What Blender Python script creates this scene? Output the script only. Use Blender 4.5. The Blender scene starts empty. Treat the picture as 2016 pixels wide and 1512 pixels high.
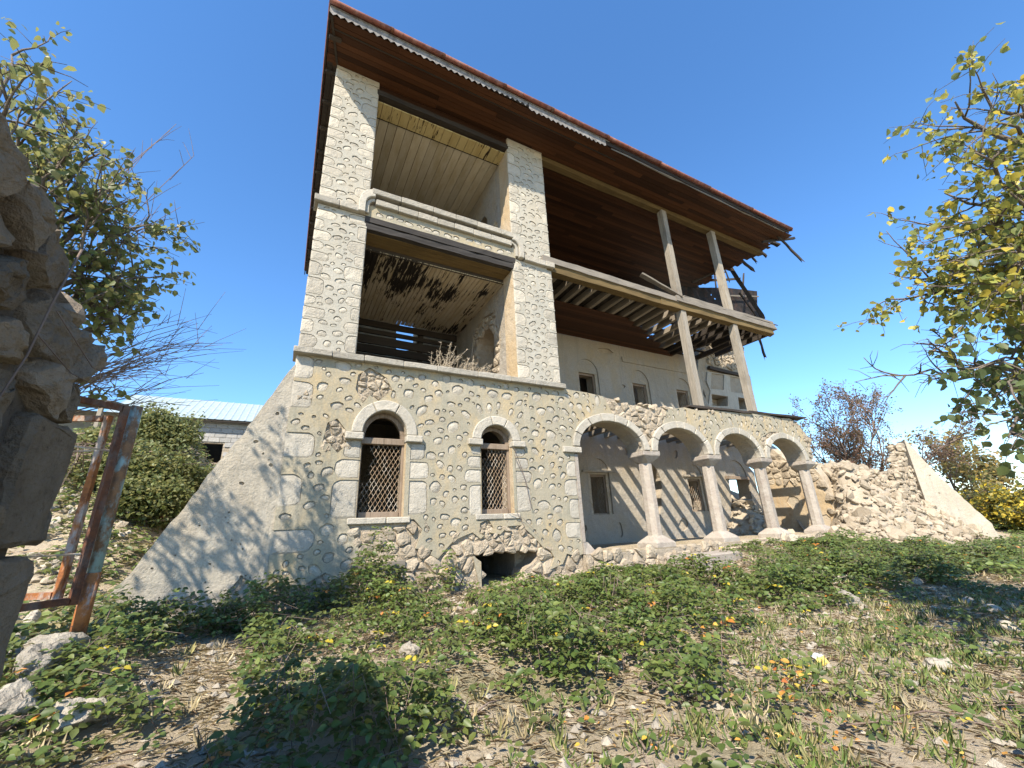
import bpy, bmesh, math, random
import numpy as np
from mathutils import Vector, Matrix, noise
from mathutils.geometry import delaunay_2d_cdt

S = bpy.context.scene
COL = S.collection
R = random.Random(7)
rad = math.radians

# ------------------------------------------------------------------ camera
CAM = Vector((0.0, 0.0, 1.5))
FPX = 818.0
YAW, PITCH, ROLL = rad(28.566), rad(19.038), rad(-2.502)
_f = Vector((math.sin(YAW)*math.cos(PITCH), math.cos(YAW)*math.cos(PITCH), math.sin(PITCH)))
_r = Vector((math.cos(YAW), -math.sin(YAW), 0))
_u = _r.cross(_f)
CR = math.cos(ROLL)*_r + math.sin(ROLL)*_u
CU = -math.sin(ROLL)*_r + math.cos(ROLL)*_u
CF = _f
cd = bpy.data.cameras.new('camera')
cd.sensor_width = 36; cd.lens = 36*FPX/2016; cd.clip_start = 0.05; cd.clip_end = 3000
cam = bpy.data.objects.new('camera', cd); COL.objects.link(cam)
cam.matrix_world = Matrix(((CR.x, CU.x, -CF.x, CAM.x), (CR.y, CU.y, -CF.y, CAM.y), (CR.z, CU.z, -CF.z, CAM.z), (0, 0, 0, 1)))
S.camera = cam
S.render.resolution_x, S.render.resolution_y = 1024, 768

# ------------------------------------------------------------------ sky, sun, exposure
LDIR = Vector((1.1, 1.0, -1.5)).normalized()          # the way the sunlight travels
w = bpy.data.worlds.new('World'); S.world = w; w.use_nodes = True
nt = w.node_tree; nt.nodes.clear()
sky = nt.nodes.new('ShaderNodeTexSky'); sky.sky_type = 'NISHITA'; sky.sun_disc = False
sky.sun_elevation = math.asin(-LDIR.z); sky.sun_rotation = math.atan2(-LDIR.x, -LDIR.y)
sky.altitude = 0; sky.air_density = 1.0; sky.dust_density = 0.0; sky.ozone_density = 5.0
bg = nt.nodes.new('ShaderNodeBackground'); bg.inputs['Strength'].default_value = 0.15
out = nt.nodes.new('ShaderNodeOutputWorld')
hs_ = nt.nodes.new('ShaderNodeHueSaturation'); hs_.inputs['Saturation'].default_value = 1.14
nt.links.new(sky.outputs[0], hs_.inputs['Color']); nt.links.new(hs_.outputs[0], bg.inputs[0]); nt.links.new(bg.outputs[0], out.inputs[0])
sl = bpy.data.lights.new('sun', 'SUN'); sl.energy = 4.9; sl.angle = rad(0.53); sl.color = (1.0, 0.90, 0.76)
sun = bpy.data.objects.new('sun', sl); COL.objects.link(sun)
sun.rotation_euler = LDIR.to_track_quat('-Z', 'Y').to_euler(); sun.location = (-10, -10, 20)
S.view_settings.view_transform = 'Standard'; S.view_settings.look = 'None'
S.view_settings.gamma = 1; S.view_settings.exposure = 1.08; S.view_settings.use_curve_mapping = False

# ------------------------------------------------------------------ pixel helpers (photograph pixels -> points on known surfaces)
def ray(px, py):
    return (CR*((px-1008)/FPX) - CU*((py-756)/FPX) + CF)
def onY(px, py, Y=8.0):
    d = ray(px, py); return CAM + d*(Y/d.y)
def F(px, py, Y=8.0):                                  # (x, z) on the plane y = Y
    p = onY(px, py, Y); return (p.x, p.z)
def sm(a, b, t):
    t = max(0.0, min(1.0, (t-a)/(b-a))); return t*t*(3-2*t)
def gh(x, y):
    z = .055*max(-12, min(9, y))
    z += .30*math.exp(-((x+1.9)/1.0)**2-((y-5.4)/1.5)**2)
    z += sm(.75, 3.2, -x)*sm(7.3, 19, y)*4.3
    z -= .36*sm(14, 22, x)*sm(2, 7, y)
    z += .30*sm(8.3, 11, x)*sm(5.6, 7.6, y)
    n = noise.noise(Vector((x*.55, y*.55, 3)))*.07 + noise.noise(Vector((x*1.7, y*1.7, 9)))*.03
    z += n*(1-sm(25, 60, abs(x)+abs(y)))
    z -= 2.5*sm(60, 300, x)
    return z
def onG(px, py):
    d = ray(px, py); t = .5
    for i in range(4000):
        p = CAM+d*t
        if p.z < gh(p.x, p.y): return p
        t += .02
    return p

# ------------------------------------------------------------------ materials
def newmat(name):
    m = bpy.data.materials.new(name); m.use_nodes = True
    t = m.node_tree; t.nodes.clear()
    return m, t
def mixc(t, a, b, fac, mode='MIX'):
    n = t.nodes.new('ShaderNodeMix'); n.data_type = 'RGBA'; n.blend_type = mode
    for i, v in ((6, a), (7, b), (0, fac)):
        if isinstance(v, bpy.types.NodeSocket): t.links.new(v, n.inputs[i])
        elif i == 0: n.inputs[0].default_value = v
        else: n.inputs[i].default_value = (*v, 1)
    return n.outputs[2]
def math_(t, op, a, b=0.0, clamp=False):
    n = t.nodes.new('ShaderNodeMath'); n.operation = op; n.use_clamp = clamp
    for i, v in ((0, a), (1, b)):
        if isinstance(v, bpy.types.NodeSocket): t.links.new(v, n.inputs[i])
        else: n.inputs[i].default_value = v
    return n.outputs[0]
def coords(t, stretch=(1, 1, 1), seed=0.0):
    g = t.nodes.new('ShaderNodeNewGeometry')
    mp = t.nodes.new('ShaderNodeMapping'); mp.inputs['Scale'].default_value = stretch
    mp.inputs['Location'].default_value = (seed*3.1, seed*1.7, seed*2.3)
    t.links.new(g.outputs['Position'], mp.inputs[0])
    return mp.outputs[0]
def noise_(t, v, scale, detail=5, rough=.6, dist=0.0):
    n = t.nodes.new('ShaderNodeTexNoise'); n.inputs['Scale'].default_value = scale
    n.inputs['Detail'].default_value = detail; n.inputs['Roughness'].default_value = rough
    n.inputs['Distortion'].default_value = dist
    t.links.new(v, n.inputs['Vector']); return n.outputs[0]
def ramp(t, v, lo, hi):
    n = t.nodes.new('ShaderNodeMapRange'); n.inputs[1].default_value = lo; n.inputs[2].default_value = hi
    n.clamp = True; t.links.new(v, n.inputs[0]); return n.outputs[0]
def rnd_(t):
    o = t.nodes.new('ShaderNodeObjectInfo'); g = t.nodes.new('ShaderNodeNewGeometry')
    return math_(t, 'FRACT', math_(t, 'ADD', o.outputs['Random'], g.outputs['Random Per Island']))
def bump_(t, h, strength, dist=.02):
    b = t.nodes.new('ShaderNodeBump'); b.inputs['Strength'].default_value = strength; b.inputs['Distance'].default_value = dist
    t.links.new(h, b.inputs['Height']); return b.outputs[0]
def finish(t, col, rough=.9, nrm=None, spec=.2, metal=0.0, transl=None):
    p = t.nodes.new('ShaderNodeBsdfPrincipled')
    if isinstance(col, bpy.types.NodeSocket): t.links.new(col, p.inputs['Base Color'])
    else: p.inputs['Base Color'].default_value = (*col, 1)
    if isinstance(rough, bpy.types.NodeSocket): t.links.new(rough, p.inputs['Roughness'])
    else: p.inputs['Roughness'].default_value = rough
    p.inputs['Specular IOR Level'].default_value = spec; p.inputs['Metallic'].default_value = metal
    if nrm: t.links.new(nrm, p.inputs['Normal'])
    o = t.nodes.new('ShaderNodeOutputMaterial'); sh = p.outputs[0]
    if transl:
        tr = t.nodes.new('ShaderNodeBsdfTranslucent'); mx = t.nodes.new('ShaderNodeMixShader'); mx.inputs[0].default_value = transl
        t.links.new(mixc(t, col, (1.0, .95, .35), .25), tr.inputs[0]) if isinstance(col, bpy.types.NodeSocket) else None
        t.links.new(sh, mx.inputs[1]); t.links.new(tr.outputs[0], mx.inputs[2]); sh = mx.outputs[0]
    t.links.new(sh, o.inputs[0])

def stone_mat(name, a, b, c, scale=3, bump=.6, pit=.5, var=.25, seed=0, fine=26):
    """a, b: main tones; c: dark pits and stains"""
    m, t = newmat(name); v = coords(t, seed=seed)
    col = mixc(t, a, b, ramp(t, noise_(t, v, scale, 6, .65), .35, .65))
    col = mixc(t, col, c, math_(t, 'MULTIPLY', ramp(t, noise_(t, v, scale*5, 5, .7, .3), .56, .72), pit))
    r = rnd_(t)
    col = mixc(t, col, mixc(t, tuple(x*.62 for x in a), (min(1, b[0]*1.12), b[1]*1.08, b[2]*1.03), r), var)
    fn = noise_(t, v, fine, 6, .7)
    h = math_(t, 'ADD', math_(t, 'MULTIPLY', noise_(t, v, fine*.28, 4, .6), 1.5), fn)
    finish(t, col, .93, bump_(t, h, bump, .03), .12)
    return m
def plaster_mat(name, a, b, stain, streak, stain_amt=.6, seed=0, bump=.3):
    m, t = newmat(name); v = coords(t, seed=seed)
    big = noise_(t, v, .9, 5, .6)
    col = mixc(t, a, b, ramp(t, big, .4, .62))
    col = mixc(t, col, stain, math_(t, 'MULTIPLY', ramp(t, noise_(t, coords(t, (1, 1, .55), seed+2), 1.7, 6, .65, .4), .47, .64), stain_amt))
    col = mixc(t, col, streak, math_(t, 'MULTIPLY', ramp(t, noise_(t, coords(t, (4, 4, .35), seed+5), 1.6, 5, .6), .50, .66), .6))
    col = mixc(t, col, (.16, .14, .10), math_(t, 'MULTIPLY', ramp(t, noise_(t, v, 13, 7, .75), .60, .78), .35))
    fn = noise_(t, v, 30, 7, .7)
    col = mixc(t, col, tuple(x*.72 for x in a), ramp(t, fn, .35, .75))
    h = math_(t, 'ADD', math_(t, 'MULTIPLY', noise_(t, v, 5, 4, .5), 2.0), fn)
    finish(t, col, .95, bump_(t, h, bump, .03), .08)
    return m
def wood_mat(name, a, b, dark, axis=0, grain=16, crack=.5, var=.35, rough=.85, bump=.4, seed=0):
    m, t = newmat(name)
    st = [grain*1.6]*3; st[axis] = .9
    v = coords(t, tuple(st), seed)
    o = t.nodes.new('ShaderNodeVectorMath'); o.operation = 'ADD'; t.links.new(v, o.inputs[0])
    r = rnd_(t); t.links.new(math_(t, 'MULTIPLY', r, 37.0), o.inputs[1]); v2 = o.outputs[0]
    g = noise_(t, v2, 1.0, 5, .65)
    col = mixc(t, a, b, ramp(t, g, .35, .65))
    col = mixc(t, col, dark, math_(t, 'MULTIPLY', ramp(t, noise_(t, v2, 2.2, 4, .6), .58, .68), crack))
    col = mixc(t, col, dark, math_(t, 'MULTIPLY', ramp(t, noise_(t, coords(t, seed=seed+3), 1.3, 5, .6), .50, .75), .55))
    col = mixc(t, col, mixc(t, tuple(x*.45 for x in a), tuple(min(1, x*1.25) for x in b), r), var)
    finish(t, col, rough, bump_(t, g, bump, .02), .2)
    return m
def peel_mat(name, paint, wood, lo, hi, seed=0, bias=None):
    m, t = newmat(name)
    v = coords(t, (15, 1.5, 6), seed)
    g = noise_(t, v, 1.3, 6, .7)
    big = noise_(t, coords(t, seed=seed+4), .55, 3, .5)
    k = math_(t, 'ADD', math_(t, 'MULTIPLY', g, .62), math_(t, 'MULTIPLY', big, .5))
    if bias:                                             # old damp patch: centre x, y and radius
        sp = t.nodes.new('ShaderNodeSeparateXYZ'); t.links.new(coords(t), sp.inputs[0])
        dx = math_(t, 'MULTIPLY', math_(t, 'SUBTRACT', sp.outputs[0], bias[0]), 1/bias[2])
        dy = math_(t, 'MULTIPLY', math_(t, 'SUBTRACT', sp.outputs[1], bias[1]), 1/bias[3])
        d2 = math_(t, 'ADD', math_(t, 'MULTIPLY', dx, dx), math_(t, 'MULTIPLY', dy, dy))
        k = math_(t, 'ADD', k, math_(t, 'MULTIPLY', math_(t, 'SUBTRACT', 1.0, d2, True), .07))
    k = math_(t, 'ADD', k, math_(t, 'MULTIPLY', math_(t, 'SUBTRACT', rnd_(t), .5), .10))
    msk = ramp(t, k, lo, hi)
    st = mixc(t, paint, tuple(x*f for x, f in zip(paint, (.72, .64, .46))), ramp(t, noise_(t, coords(t, (3, .7, 3), seed), 2, 5, .6), .42, .68))
    r = rnd_(t)
    st = mixc(t, st, mixc(t, tuple(x*.62 for x in paint), paint, r), .5)
    col = mixc(t, st, wood, msk)
    finish(t, col, .75, bump_(t, math_(t, 'SUBTRACT', g, msk), .25, .01), .2)
    return m
def rust_mat(name, rust, dark, paint, amt, seed=0, th=.50):
    m, t = newmat(name); v = coords(t, seed=seed)
    col = mixc(t, rust, dark, ramp(t, noise_(t, v, 9, 6, .7), .40, .66))
    col = mixc(t, col, tuple(min(1, x*1.5) for x in rust), ramp(t, noise_(t, v, 31, 4, .6), .55, .8))
    col = mixc(t, col, paint, math_(t, 'MULTIPLY', ramp(t, noise_(t, coords(t, (1, 1, .5), seed+2), 4.5, 6, .7), th, th+.10), amt))
    finish(t, col, .85, bump_(t, noise_(t, v, 60, 4, .7), .3, .005), .3)
    return m
def leaf_mat(name, transl=.35, rough=.5):
    m, t = newmat(name)
    a = t.nodes.new('ShaderNodeAttribute'); a.attribute_name = 'col'
    v = coords(t); n = noise_(t, v, 45, 3, .6)
    col = mixc(t, a.outputs[0], (.02, .03, .01), math_(t, 'MULTIPLY', ramp(t, n, .5, .85), .35))
    finish(t, col, rough, None, .35, 0, transl)
    return m

M = {}
M['stone'] = stone_mat('limestone', (.39, .35, .28), (.48, .445, .365), (.20, .17, .125), 5, .7, .75, .45)
M['rubble'] = stone_mat('rubble_limestone', (.31, .255, .185), (.42, .365, .28), (.28, .21, .14), 3.5, .7, .6, .45, 3)
M['mortar'] = stone_mat('lime_mortar', (.33, .275, .20), (.42, .36, .28), (.15, .12, .085), 5, 1.0, .75, .1, 5)
M['dressed'] = stone_mat('dressed_limestone', (.355, .325, .265), (.45, .42, .355), (.18, .155, .12), 4, .5, .85, .4, 8, 30)
M['greystone'] = stone_mat('grey_moulding_stone', (.29, .265, .215), (.38, .355, .30), (.12, .105, .085), 4, .6, .85, .4, 10, 30)
M['column'] = stone_mat('pink_grey_column_stone', (.30, .255, .215), (.385, .35, .295), (.17, .125, .10), 5, .5, .8, .2, 9, 30)
M['plaster'] = plaster_mat('green_grey_plaster', (.335, .30, .22), (.395, .355, .27), (.47, .36, .20), (.265, .262, .205), .95)
M['plaster_high'] = plaster_mat('pale_cream_plaster', (.39, .365, .30), (.45, .42, .35), (.44, .375, .27), (.33, .325, .28), .55, 11)
M['render_wall'] = plaster_mat('smooth_cream_render', (.44, .395, .315), (.50, .455, .365), (.38, .32, .235), (.33, .305, .26), .7, 21, .55)
M['backwall'] = plaster_mat('grey_lime_wash', (.345, .31, .255), (.40, .36, .30), (.40, .32, .21), (.28, .26, .225), .75, 31, .8)
M['ochre'] = plaster_mat('ochre_render', (.47, .36, .22), (.50, .42, .31), (.45, .29, .14), (.40, .35, .28), .7, 41, .6)
M['soffit'] = wood_mat('brown_stained_boards', (.034, .013, .005), (.066, .026, .010), (.010, .007, .005), 0, 14, .6, .75, .65)
M['greywood'] = wood_mat('weathered_grey_timber', (.115, .10, .082), (.215, .19, .155), (.02, .018, .015), 0, 17, .95, .4)
M['greywood_up'] = wood_mat('weathered_upright_timber', (.24, .21, .165), (.35, .31, .25), (.05, .043, .034), 2, 17, .85, .25)
M['yellowwood'] = wood_mat('yellowed_timber', (.10, .068, .028), (.16, .112, .048), (.025, .018, .010), 0, 12, .5, .3)
M['joist'] = wood_mat('pale_joist_timber', (.17, .14, .105), (.27, .235, .185), (.035, .03, .024), 1, 15, .75, .45)
M['darkwood'] = wood_mat('blackened_timber', (.030, .024, .019), (.055, .045, .036), (.008, .007, .006), 0, 12, .6, .4)
M['lintel'] = wood_mat('dark_split_lintel', (.022, .019, .017), (.052, .047, .042), (.005, .005, .004), 0, 13, .85, .25)
M['ceil_up'] = peel_mat('cream_painted_ceiling', (.62, .56, .42), (.035, .025, .018), .70, .715, 3)
M['ceil_low'] = peel_mat('peeling_cream_ceiling', (.46, .40, .29), (.018, .015, .012), .615, .63, 6, (1.5, 10.2, 2.3, 2.6))
M['strip'] = peel_mat('yellow_cream_boards', (.55, .45, .22), (.04, .025, .015), .665, .68, 9)
M['gutter'] = rust_mat('red_brown_gutter', (.20, .070, .045), (.10, .040, .030), (.28, .17, .14), .4)
M['zinc'] = rust_mat('dull_zinc', (.20, .19, .175), (.08, .072, .065), (.27, .26, .245), .6, 4)
M['rust'] = rust_mat('orange_rust', (.34, .125, .035), (.14, .055, .025), (.42, .46, .44), .55, 2)
M['rustdark'] = rust_mat('dark_rust', (.13, .050, .022), (.05, .025, .017), (.22, .28, .27), .15, 7)
M['bluepaint'] = rust_mat('chipped_turquoise_paint', (.22, .12, .06), (.10, .07, .05), (.24, .36, .37), .9, 12, .40)
M['roofblack'] = rust_mat('burnt_sheet_metal', (.020, .017, .015), (.010, .009, .009), (.06, .03, .02), .5, 14)
M['sheet'] = rust_mat('pale_blue_roof_sheet', (.27, .335, .365), (.22, .29, .32), (.33, .39, .41), .5, 16)
M['block'] = stone_mat('white_concrete_block', (.33, .325, .305), (.43, .42, .40), (.30, .29, .27), 3, .5, .4, .3, 12)
M['wire'] = rust_mat('pale_rusty_wire', (.36, .27, .18), (.22, .15, .10), (.55, .52, .46), .7, 18)
M['frame'] = wood_mat('brown_window_timber', (.20, .15, .105), (.28, .22, .165), (.06, .045, .032), 2, 14, .6, .2)
M['bark'] = stone_mat('bark', (.13, .105, .085), (.20, .17, .14), (.05, .04, .035), 8, .8, .5, .1, 22)
M['twig'] = stone_mat('twig_bark', (.16, .115, .09), (.23, .18, .15), (.07, .05, .04), 8, .4, .4, .3, 24)
M['palewood'] = stone_mat('dry_stalk', (.30, .25, .18), (.42, .36, .27), (.14, .11, .08), 8, .2, .3, .4, 25)
M['wallstone'] = stone_mat('old_wall_stone', (.19, .15, .105), (.32, .265, .20), (.05, .04, .03), 6, 1.0, .9, .5, 27, 38)
M['wallmortar'] = stone_mat('old_wall_mortar', (.10, .08, .06), (.17, .14, .11), (.035, .03, .025), 4, 1.0, .7, .1, 28)
M['rock'] = stone_mat('pale_rock', (.32, .285, .23), (.45, .415, .345), (.12, .10, .07), 7, 1.0, .85, .5, 29)
M['leaf'] = leaf_mat('broad_leaf')
M['bramble'] = leaf_mat('bramble_leaf', .22, .45)
M['brick'] = stone_mat('red_brick_debris', (.30, .13, .08), (.38, .19, .12), (.14, .07, .05), 5, .6, .4, .4, 33)
M['paper'] = stone_mat('yellow_wrapper', (.85, .62, .10), (.88, .70, .22), (.7, .5, .1), 3, .1, .1, .05, 34)
M['white'] = stone_mat('white_wrapper', (.80, .79, .75), (.84, .83, .8), (.6, .6, .6), 3, .1, .1, .05, 35)

def ground_material():
    m, t = newmat('dry_earth'); v = coords(t)
    col = mixc(t, (.41, .34, .24), (.51, .43, .31), ramp(t, noise_(t, v, 1.1, 6, .65), .38, .64))
    col = mixc(t, col, (.17, .17, .075), math_(t, 'MULTIPLY', ramp(t, noise_(t, v, .8, 5, .65, .5), .50, .66), .6))
    fib = noise_(t, v, 38, 7, .75, 1.5)
    col = mixc(t, col, (.22, .17, .11), ramp(t, fib, .54, .74))
    col = mixc(t, col, (.58, .50, .37), ramp(t, noise_(t, v, 55, 4, .7, 2.5), .58, .72))
    h = math_(t, 'ADD', math_(t, 'MULTIPLY', noise_(t, v, 7, 6, .65), 2.5), fib)
    finish(t, col, .97, bump_(t, h, .9, .04), .05)
    return m
M['ground'] = ground_material()

# ------------------------------------------------------------------ object helpers
def mk(name, verts, faces, mat, parent=None, smooth=False):
    me = bpy.data.meshes.new(name)
    me.from_pydata([tuple(v) for v in verts], [], faces); me.update()
    me.materials.append(M[mat] if isinstance(mat, str) else mat)
    if smooth: me.polygons.foreach_set('use_smooth', [True]*len(me.polygons))
    o = bpy.data.objects.new(name, me); COL.objects.link(o); o.parent = parent
    return o
def empty(name, loc=(0, 0, 0), parent=None):
    o = bpy.data.objects.new(name, None); COL.objects.link(o); o.parent = parent
    o.location = loc; o.empty_display_size = .2
    return o
def tag(o, label=None, cat=None, group=None, kind=None):
    if label: o['label'] = label
    if cat: o['category'] = cat
    if group: o['group'] = group
    if kind: o['kind'] = kind
    return o
def rebase(e):
    """children were built in world space: keep them there although the thing's Empty stands at its base"""
    for c in e.children: c.matrix_parent_inverse = Matrix.Translation(-Vector(e.location))
class MB:
    def __init__(s): s.v = []; s.f = []
    def add(s, vf):
        b = len(s.v); s.v += [Vector(x) for x in vf[0]]; s.f += [tuple(i+b for i in f) for f in vf[1]]; return s
    def build(s, name, mat, parent=None, smooth=False): return mk(name, s.v, s.f, mat, parent, smooth)
def box(x0, x1, y0, y1, z0, z1):
    v = [(x, y, z) for z in (z0, z1) for y in (y0, y1) for x in (x0, x1)]
    return v, [(0, 2, 3, 1), (4, 5, 7, 6), (0, 1, 5, 4), (2, 6, 7, 3), (0, 4, 6, 2), (1, 3, 7, 5)]
def beam(p0, p1, wd, ht, up=(0, 0, 1), segs=1, jit=0.0, taper=1.0, rng=R, sag=0.0):
    """rectangular timber from p0 to p1: wd across, ht along 'up'"""
    p0, p1 = Vector(p0), Vector(p1); d = (p1-p0).normalized(); u = Vector(up)
    s = d.cross(u)
    if s.length < 1e-4: s = d.cross(Vector((1, 0, 0)))
    s.normalize(); u = s.cross(d).normalized()
    v = []; f = []
    for i in range(segs+1):
        k = i/segs; c = p0.lerp(p1, k) + u*(-sag*4*k*(1-k)); q = 1+(taper-1)*k
        for a, b in ((-1, -1), (1, -1), (1, 1), (-1, 1)):
            j = Vector((rng.uniform(-jit, jit), rng.uniform(-jit, jit), rng.uniform(-jit, jit)))
            v.append(c+s*(a*wd*q/2)+u*(b*ht*q/2)+j)
    for i in range(segs):
        b = i*4
        for k in range(4): f.append((b+k, b+(k+1) % 4, b+4+(k+1) % 4, b+4+k))
    f.append((3, 2, 1, 0)); n = segs*4; f.append((n, n+1, n+2, n+3))
    return v, f
def rough_end_beam(p0, p1, wd, ht, up=(0, 0, 1), segs=6, jit=.012, rng=R, sag=0.0):
    v, f = beam(p0, p1, wd, ht, up, segs, jit, 1, rng, sag)
    d = (Vector(p1)-Vector(p0)).normalized()
    for i in range(4): v[-1-i] = v[-1-i]+d*rng.uniform(-.18, .10)
    return v, f
def tube(pts, r0, r1=None, k=6):
    pts = [Vector(p) for p in pts]; n = len(pts); r1 = r0 if r1 is None else r1
    v = []; f = []
    t0 = (pts[1]-pts[0]).normalized(); s = t0.orthogonal().normalized()
    for i, p in enumerate(pts):
        t = (pts[min(i+1, n-1)]-pts[max(i-1, 0)]).normalized()
        s = (s-t*s.dot(t)).normalized(); b = t.cross(s); r = r0+(r1-r0)*i/max(1, n-1)
        for j in range(k):
            a = 2*math.pi*j/k; v.append(p+s*(math.cos(a)*r)+b*(math.sin(a)*r))
    for i in range(n-1):
        for j in range(k):
            f.append((i*k+j, i*k+(j+1) % k, (i+1)*k+(j+1) % k, (i+1)*k+j))
    f.append(tuple(range(k-1, -1, -1))); f.append(tuple((n-1)*k+j for j in range(k)))
    return v, f
def bevel_mesh(o, off=.012, seg=1, cut=0, amp=0.0, fr=5.0):
    bm = bmesh.new(); bm.from_mesh(o.data)
    bmesh.ops.bevel(bm, geom=list(bm.edges), offset=off, segments=seg, affect='EDGES', profile=.6)
    if cut: bmesh.ops.subdivide_edges(bm, edges=[e for e in bm.edges if e.calc_length() > .12], cuts=cut, use_grid_fill=True)
    if amp:
        for v in bm.verts:
            p = v.co*fr; v.co += Vector((noise.noise(p), noise.noise(p+Vector((7, 3, 1))), noise.noise(p+Vector((2, 9, 4)))))*amp
    bmesh.ops.recalc_face_normals(bm, faces=bm.faces)
    bm.to_mesh(o.data); bm.free(); return o

# ---- flat walls with openings
class Frame:
    def __init__(s, o, u, v): s.o, s.u, s.v = Vector(o), Vector(u), Vector(v); s.n = s.u.cross(s.v)
    def p(s, a, b, n=0.0): return s.o+s.u*a+s.v*b+s.n*n
FR = Frame((0, 8, 0), (1, 0, 0), (0, 0, 1))              # street front: u = x, v = z, outward = -y
BW = Frame((0, 11.2, 0), (1, 0, 0), (0, 0, 1))           # gallery back wall
def inpoly(p, poly):
    x, y = p; c = False; n = len(poly); j = n-1
    for i in range(n):
        xi, yi = poly[i]; xj, yj = poly[j]
        if (yi > y) != (yj > y) and x < (xj-xi)*(y-yi)/(yj-yi)+xi: c = not c
        j = i
    return c
def pdist(p, poly):
    b = 1e9; n = len(poly); P_ = Vector(p)
    for i in range(n):
        a = Vector(poly[i]); d = Vector(poly[(i+1) % n])-a
        t = max(0, min(1, (P_-a).dot(d)/max(1e-9, d.dot(d)))); b = min(b, (P_-a-d*t).length)
    return b
def area(poly): return .5*sum(poly[i][0]*poly[(i+1) % len(poly)][1]-poly[(i+1) % len(poly)][0]*poly[i][1] for i in range(len(poly)))
def ccw(poly): return poly if area(poly) > 0 else poly[::-1]
def plate(name, outer, holes, n0, depth, fr, mat, parent=None, grid=0.0, amp=0.0, rng=R, smooth=False):
    polys = [ccw(outer)]+[ccw(h) for h in holes]
    vs = []; fs = []
    for p in polys:
        b = len(vs); vs += [Vector((a, c)) for a, c in p]; fs.append(list(range(b, b+len(p))))
    if grid:
        xs = [p[0] for p in outer]; ys = [p[1] for p in outer]
        y = min(ys)+grid/2
        while y < max(ys):
            x = min(xs)+grid/2
            while x < max(xs):
                vs.append(Vector((x+rng.uniform(-.3, .3)*grid, y+rng.uniform(-.3, .3)*grid))); x += grid
            y += grid
    V, E, Fc, ov, oe, of = delaunay_2d_cdt(vs, [], fs, 1, 1e-4)
    keep = [f for f, o in zip(Fc, of) if 0 in o and len(o) == 1]
    used = sorted({i for f in keep for i in f}); ix = {g: i for i, g in enumerate(used)}
    def disp(p): return n0 + (amp*noise.noise(Vector((p.x*1.3, p.y*1.3, 4)))+amp*.5*noise.noise(Vector((p.x*4, p.y*4, 8))) if amp else 0)
    top = [fr.p(V[g].x, V[g].y, disp(V[g])) for g in used]
    bot = [fr.p(V[g].x, V[g].y, n0-depth) for g in used]
    faces = []; ed = {}
    for f in keep:
        g = tuple(ix[i] for i in f); faces.append(g)
        for a, b in zip(g, g[1:]+g[:1]): ed[(a, b)] = 1
    n = len(used); nb = len(faces)
    for f in keep: faces.append(tuple(ix[i]+n for i in reversed(f)))
    for (a, b) in ed:
        if (b, a) not in ed: faces.append((b, a, a+n, b+n))
    return mk(name, top+bot, faces, mat, parent)
def blob(cx, cy, rx, ry, ang=0, n=11, wob=.14, rng=R, power=2.3):
    out_ = []; ph = rng.uniform(0, 6.28); c, s = math.cos(ang), math.sin(ang)
    for i in range(n):
        a = 2*math.pi*(i+rng.uniform(-.2, .2))/n
        k = (abs(math.cos(a))**power+abs(math.sin(a))**power)**(-1/power)
        k *= 1+wob*rng.uniform(-.6, .6)+wob*.5*math.sin(2*a+ph)
        x, y = rx*k*math.cos(a), ry*k*math.sin(a)
        out_.append((cx+x*c-y*s, cy+x*s+y*c))
    return out_
def dome(poly, fr, base, edge, mid, amp=.006, rng=R, grow=1.10, inner=.62):
    """a stone lying behind or in front of a wall surface: rim at 'base', shoulder at 'edge', crown at 'mid' (metres outward)"""
    n = len(poly); cx = sum(p[0] for p in poly)/n; cy = sum(p[1] for p in poly)/n
    v = []; f = []
    for sc, h in ((grow, base), (1.0, (base+edge)/2+.004), (.88, edge), (inner*.8, mid)):
        for x, y in poly:
            v.append(fr.p(cx+(x-cx)*sc+rng.uniform(-amp, amp), cy+(y-cy)*sc+rng.uniform(-amp, amp), h+rng.uniform(-amp, amp)))
    v.append(fr.p(cx, cy, mid+rng.uniform(-amp, amp)))
    for r_ in range(3):
        for i in range(n): f.append((r_*n+i, r_*n+(i+1) % n, (r_+1)*n+(i+1) % n, (r_+1)*n+i))
    for i in range(n): f.append((3*n+i, 3*n+(i+1) % n, 4*n))
    return v, f
def chunk(poly, fr, base, edge, amp=.010, rng=R, tilt=.22):
    n = len(poly); cx = sum(p[0] for p in poly)/n; cy = sum(p[1] for p in poly)/n
    tx, ty = rng.uniform(-tilt, tilt), rng.uniform(-tilt, tilt); v = []; f = []
    for sc, h in ((1.03, base), (.97, (base+edge)/2), (.84, edge), (.45, edge+.012)):
        k = 0 if h == base else 1
        for x, y in poly:
            j = 0 if h == base else amp
            v.append(fr.p(cx+(x-cx)*sc+rng.uniform(-j, j), cy+(y-cy)*sc+rng.uniform(-j, j), h+k*(tx*(x-cx)+ty*(y-cy))*sc+rng.uniform(-j, j)))
    v.append(fr.p(cx, cy, edge+.012+rng.uniform(-amp, amp)))
    for r_ in range(3):
        for i in range(n): f.append((r_*n+i, r_*n+(i+1) % n, (r_+1)*n+(i+1) % n, (r_+1)*n+i))
    for i in range(n): f.append((3*n+i, 3*n+(i+1) % n, 4*n))
    return v, f
def clip(poly, nx, ny, c):
    o = []; n = len(poly)
    for i in range(n):
        a, b = poly[i], poly[(i+1) % n]; da = a[0]*nx+a[1]*ny-c; db = b[0]*nx+b[1]*ny-c
        if da <= 0: o.append(a)
        if da*db < 0: t = da/(da-db); o.append((a[0]+(b[0]-a[0])*t, a[1]+(b[1]-a[1])*t))
    return o
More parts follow.
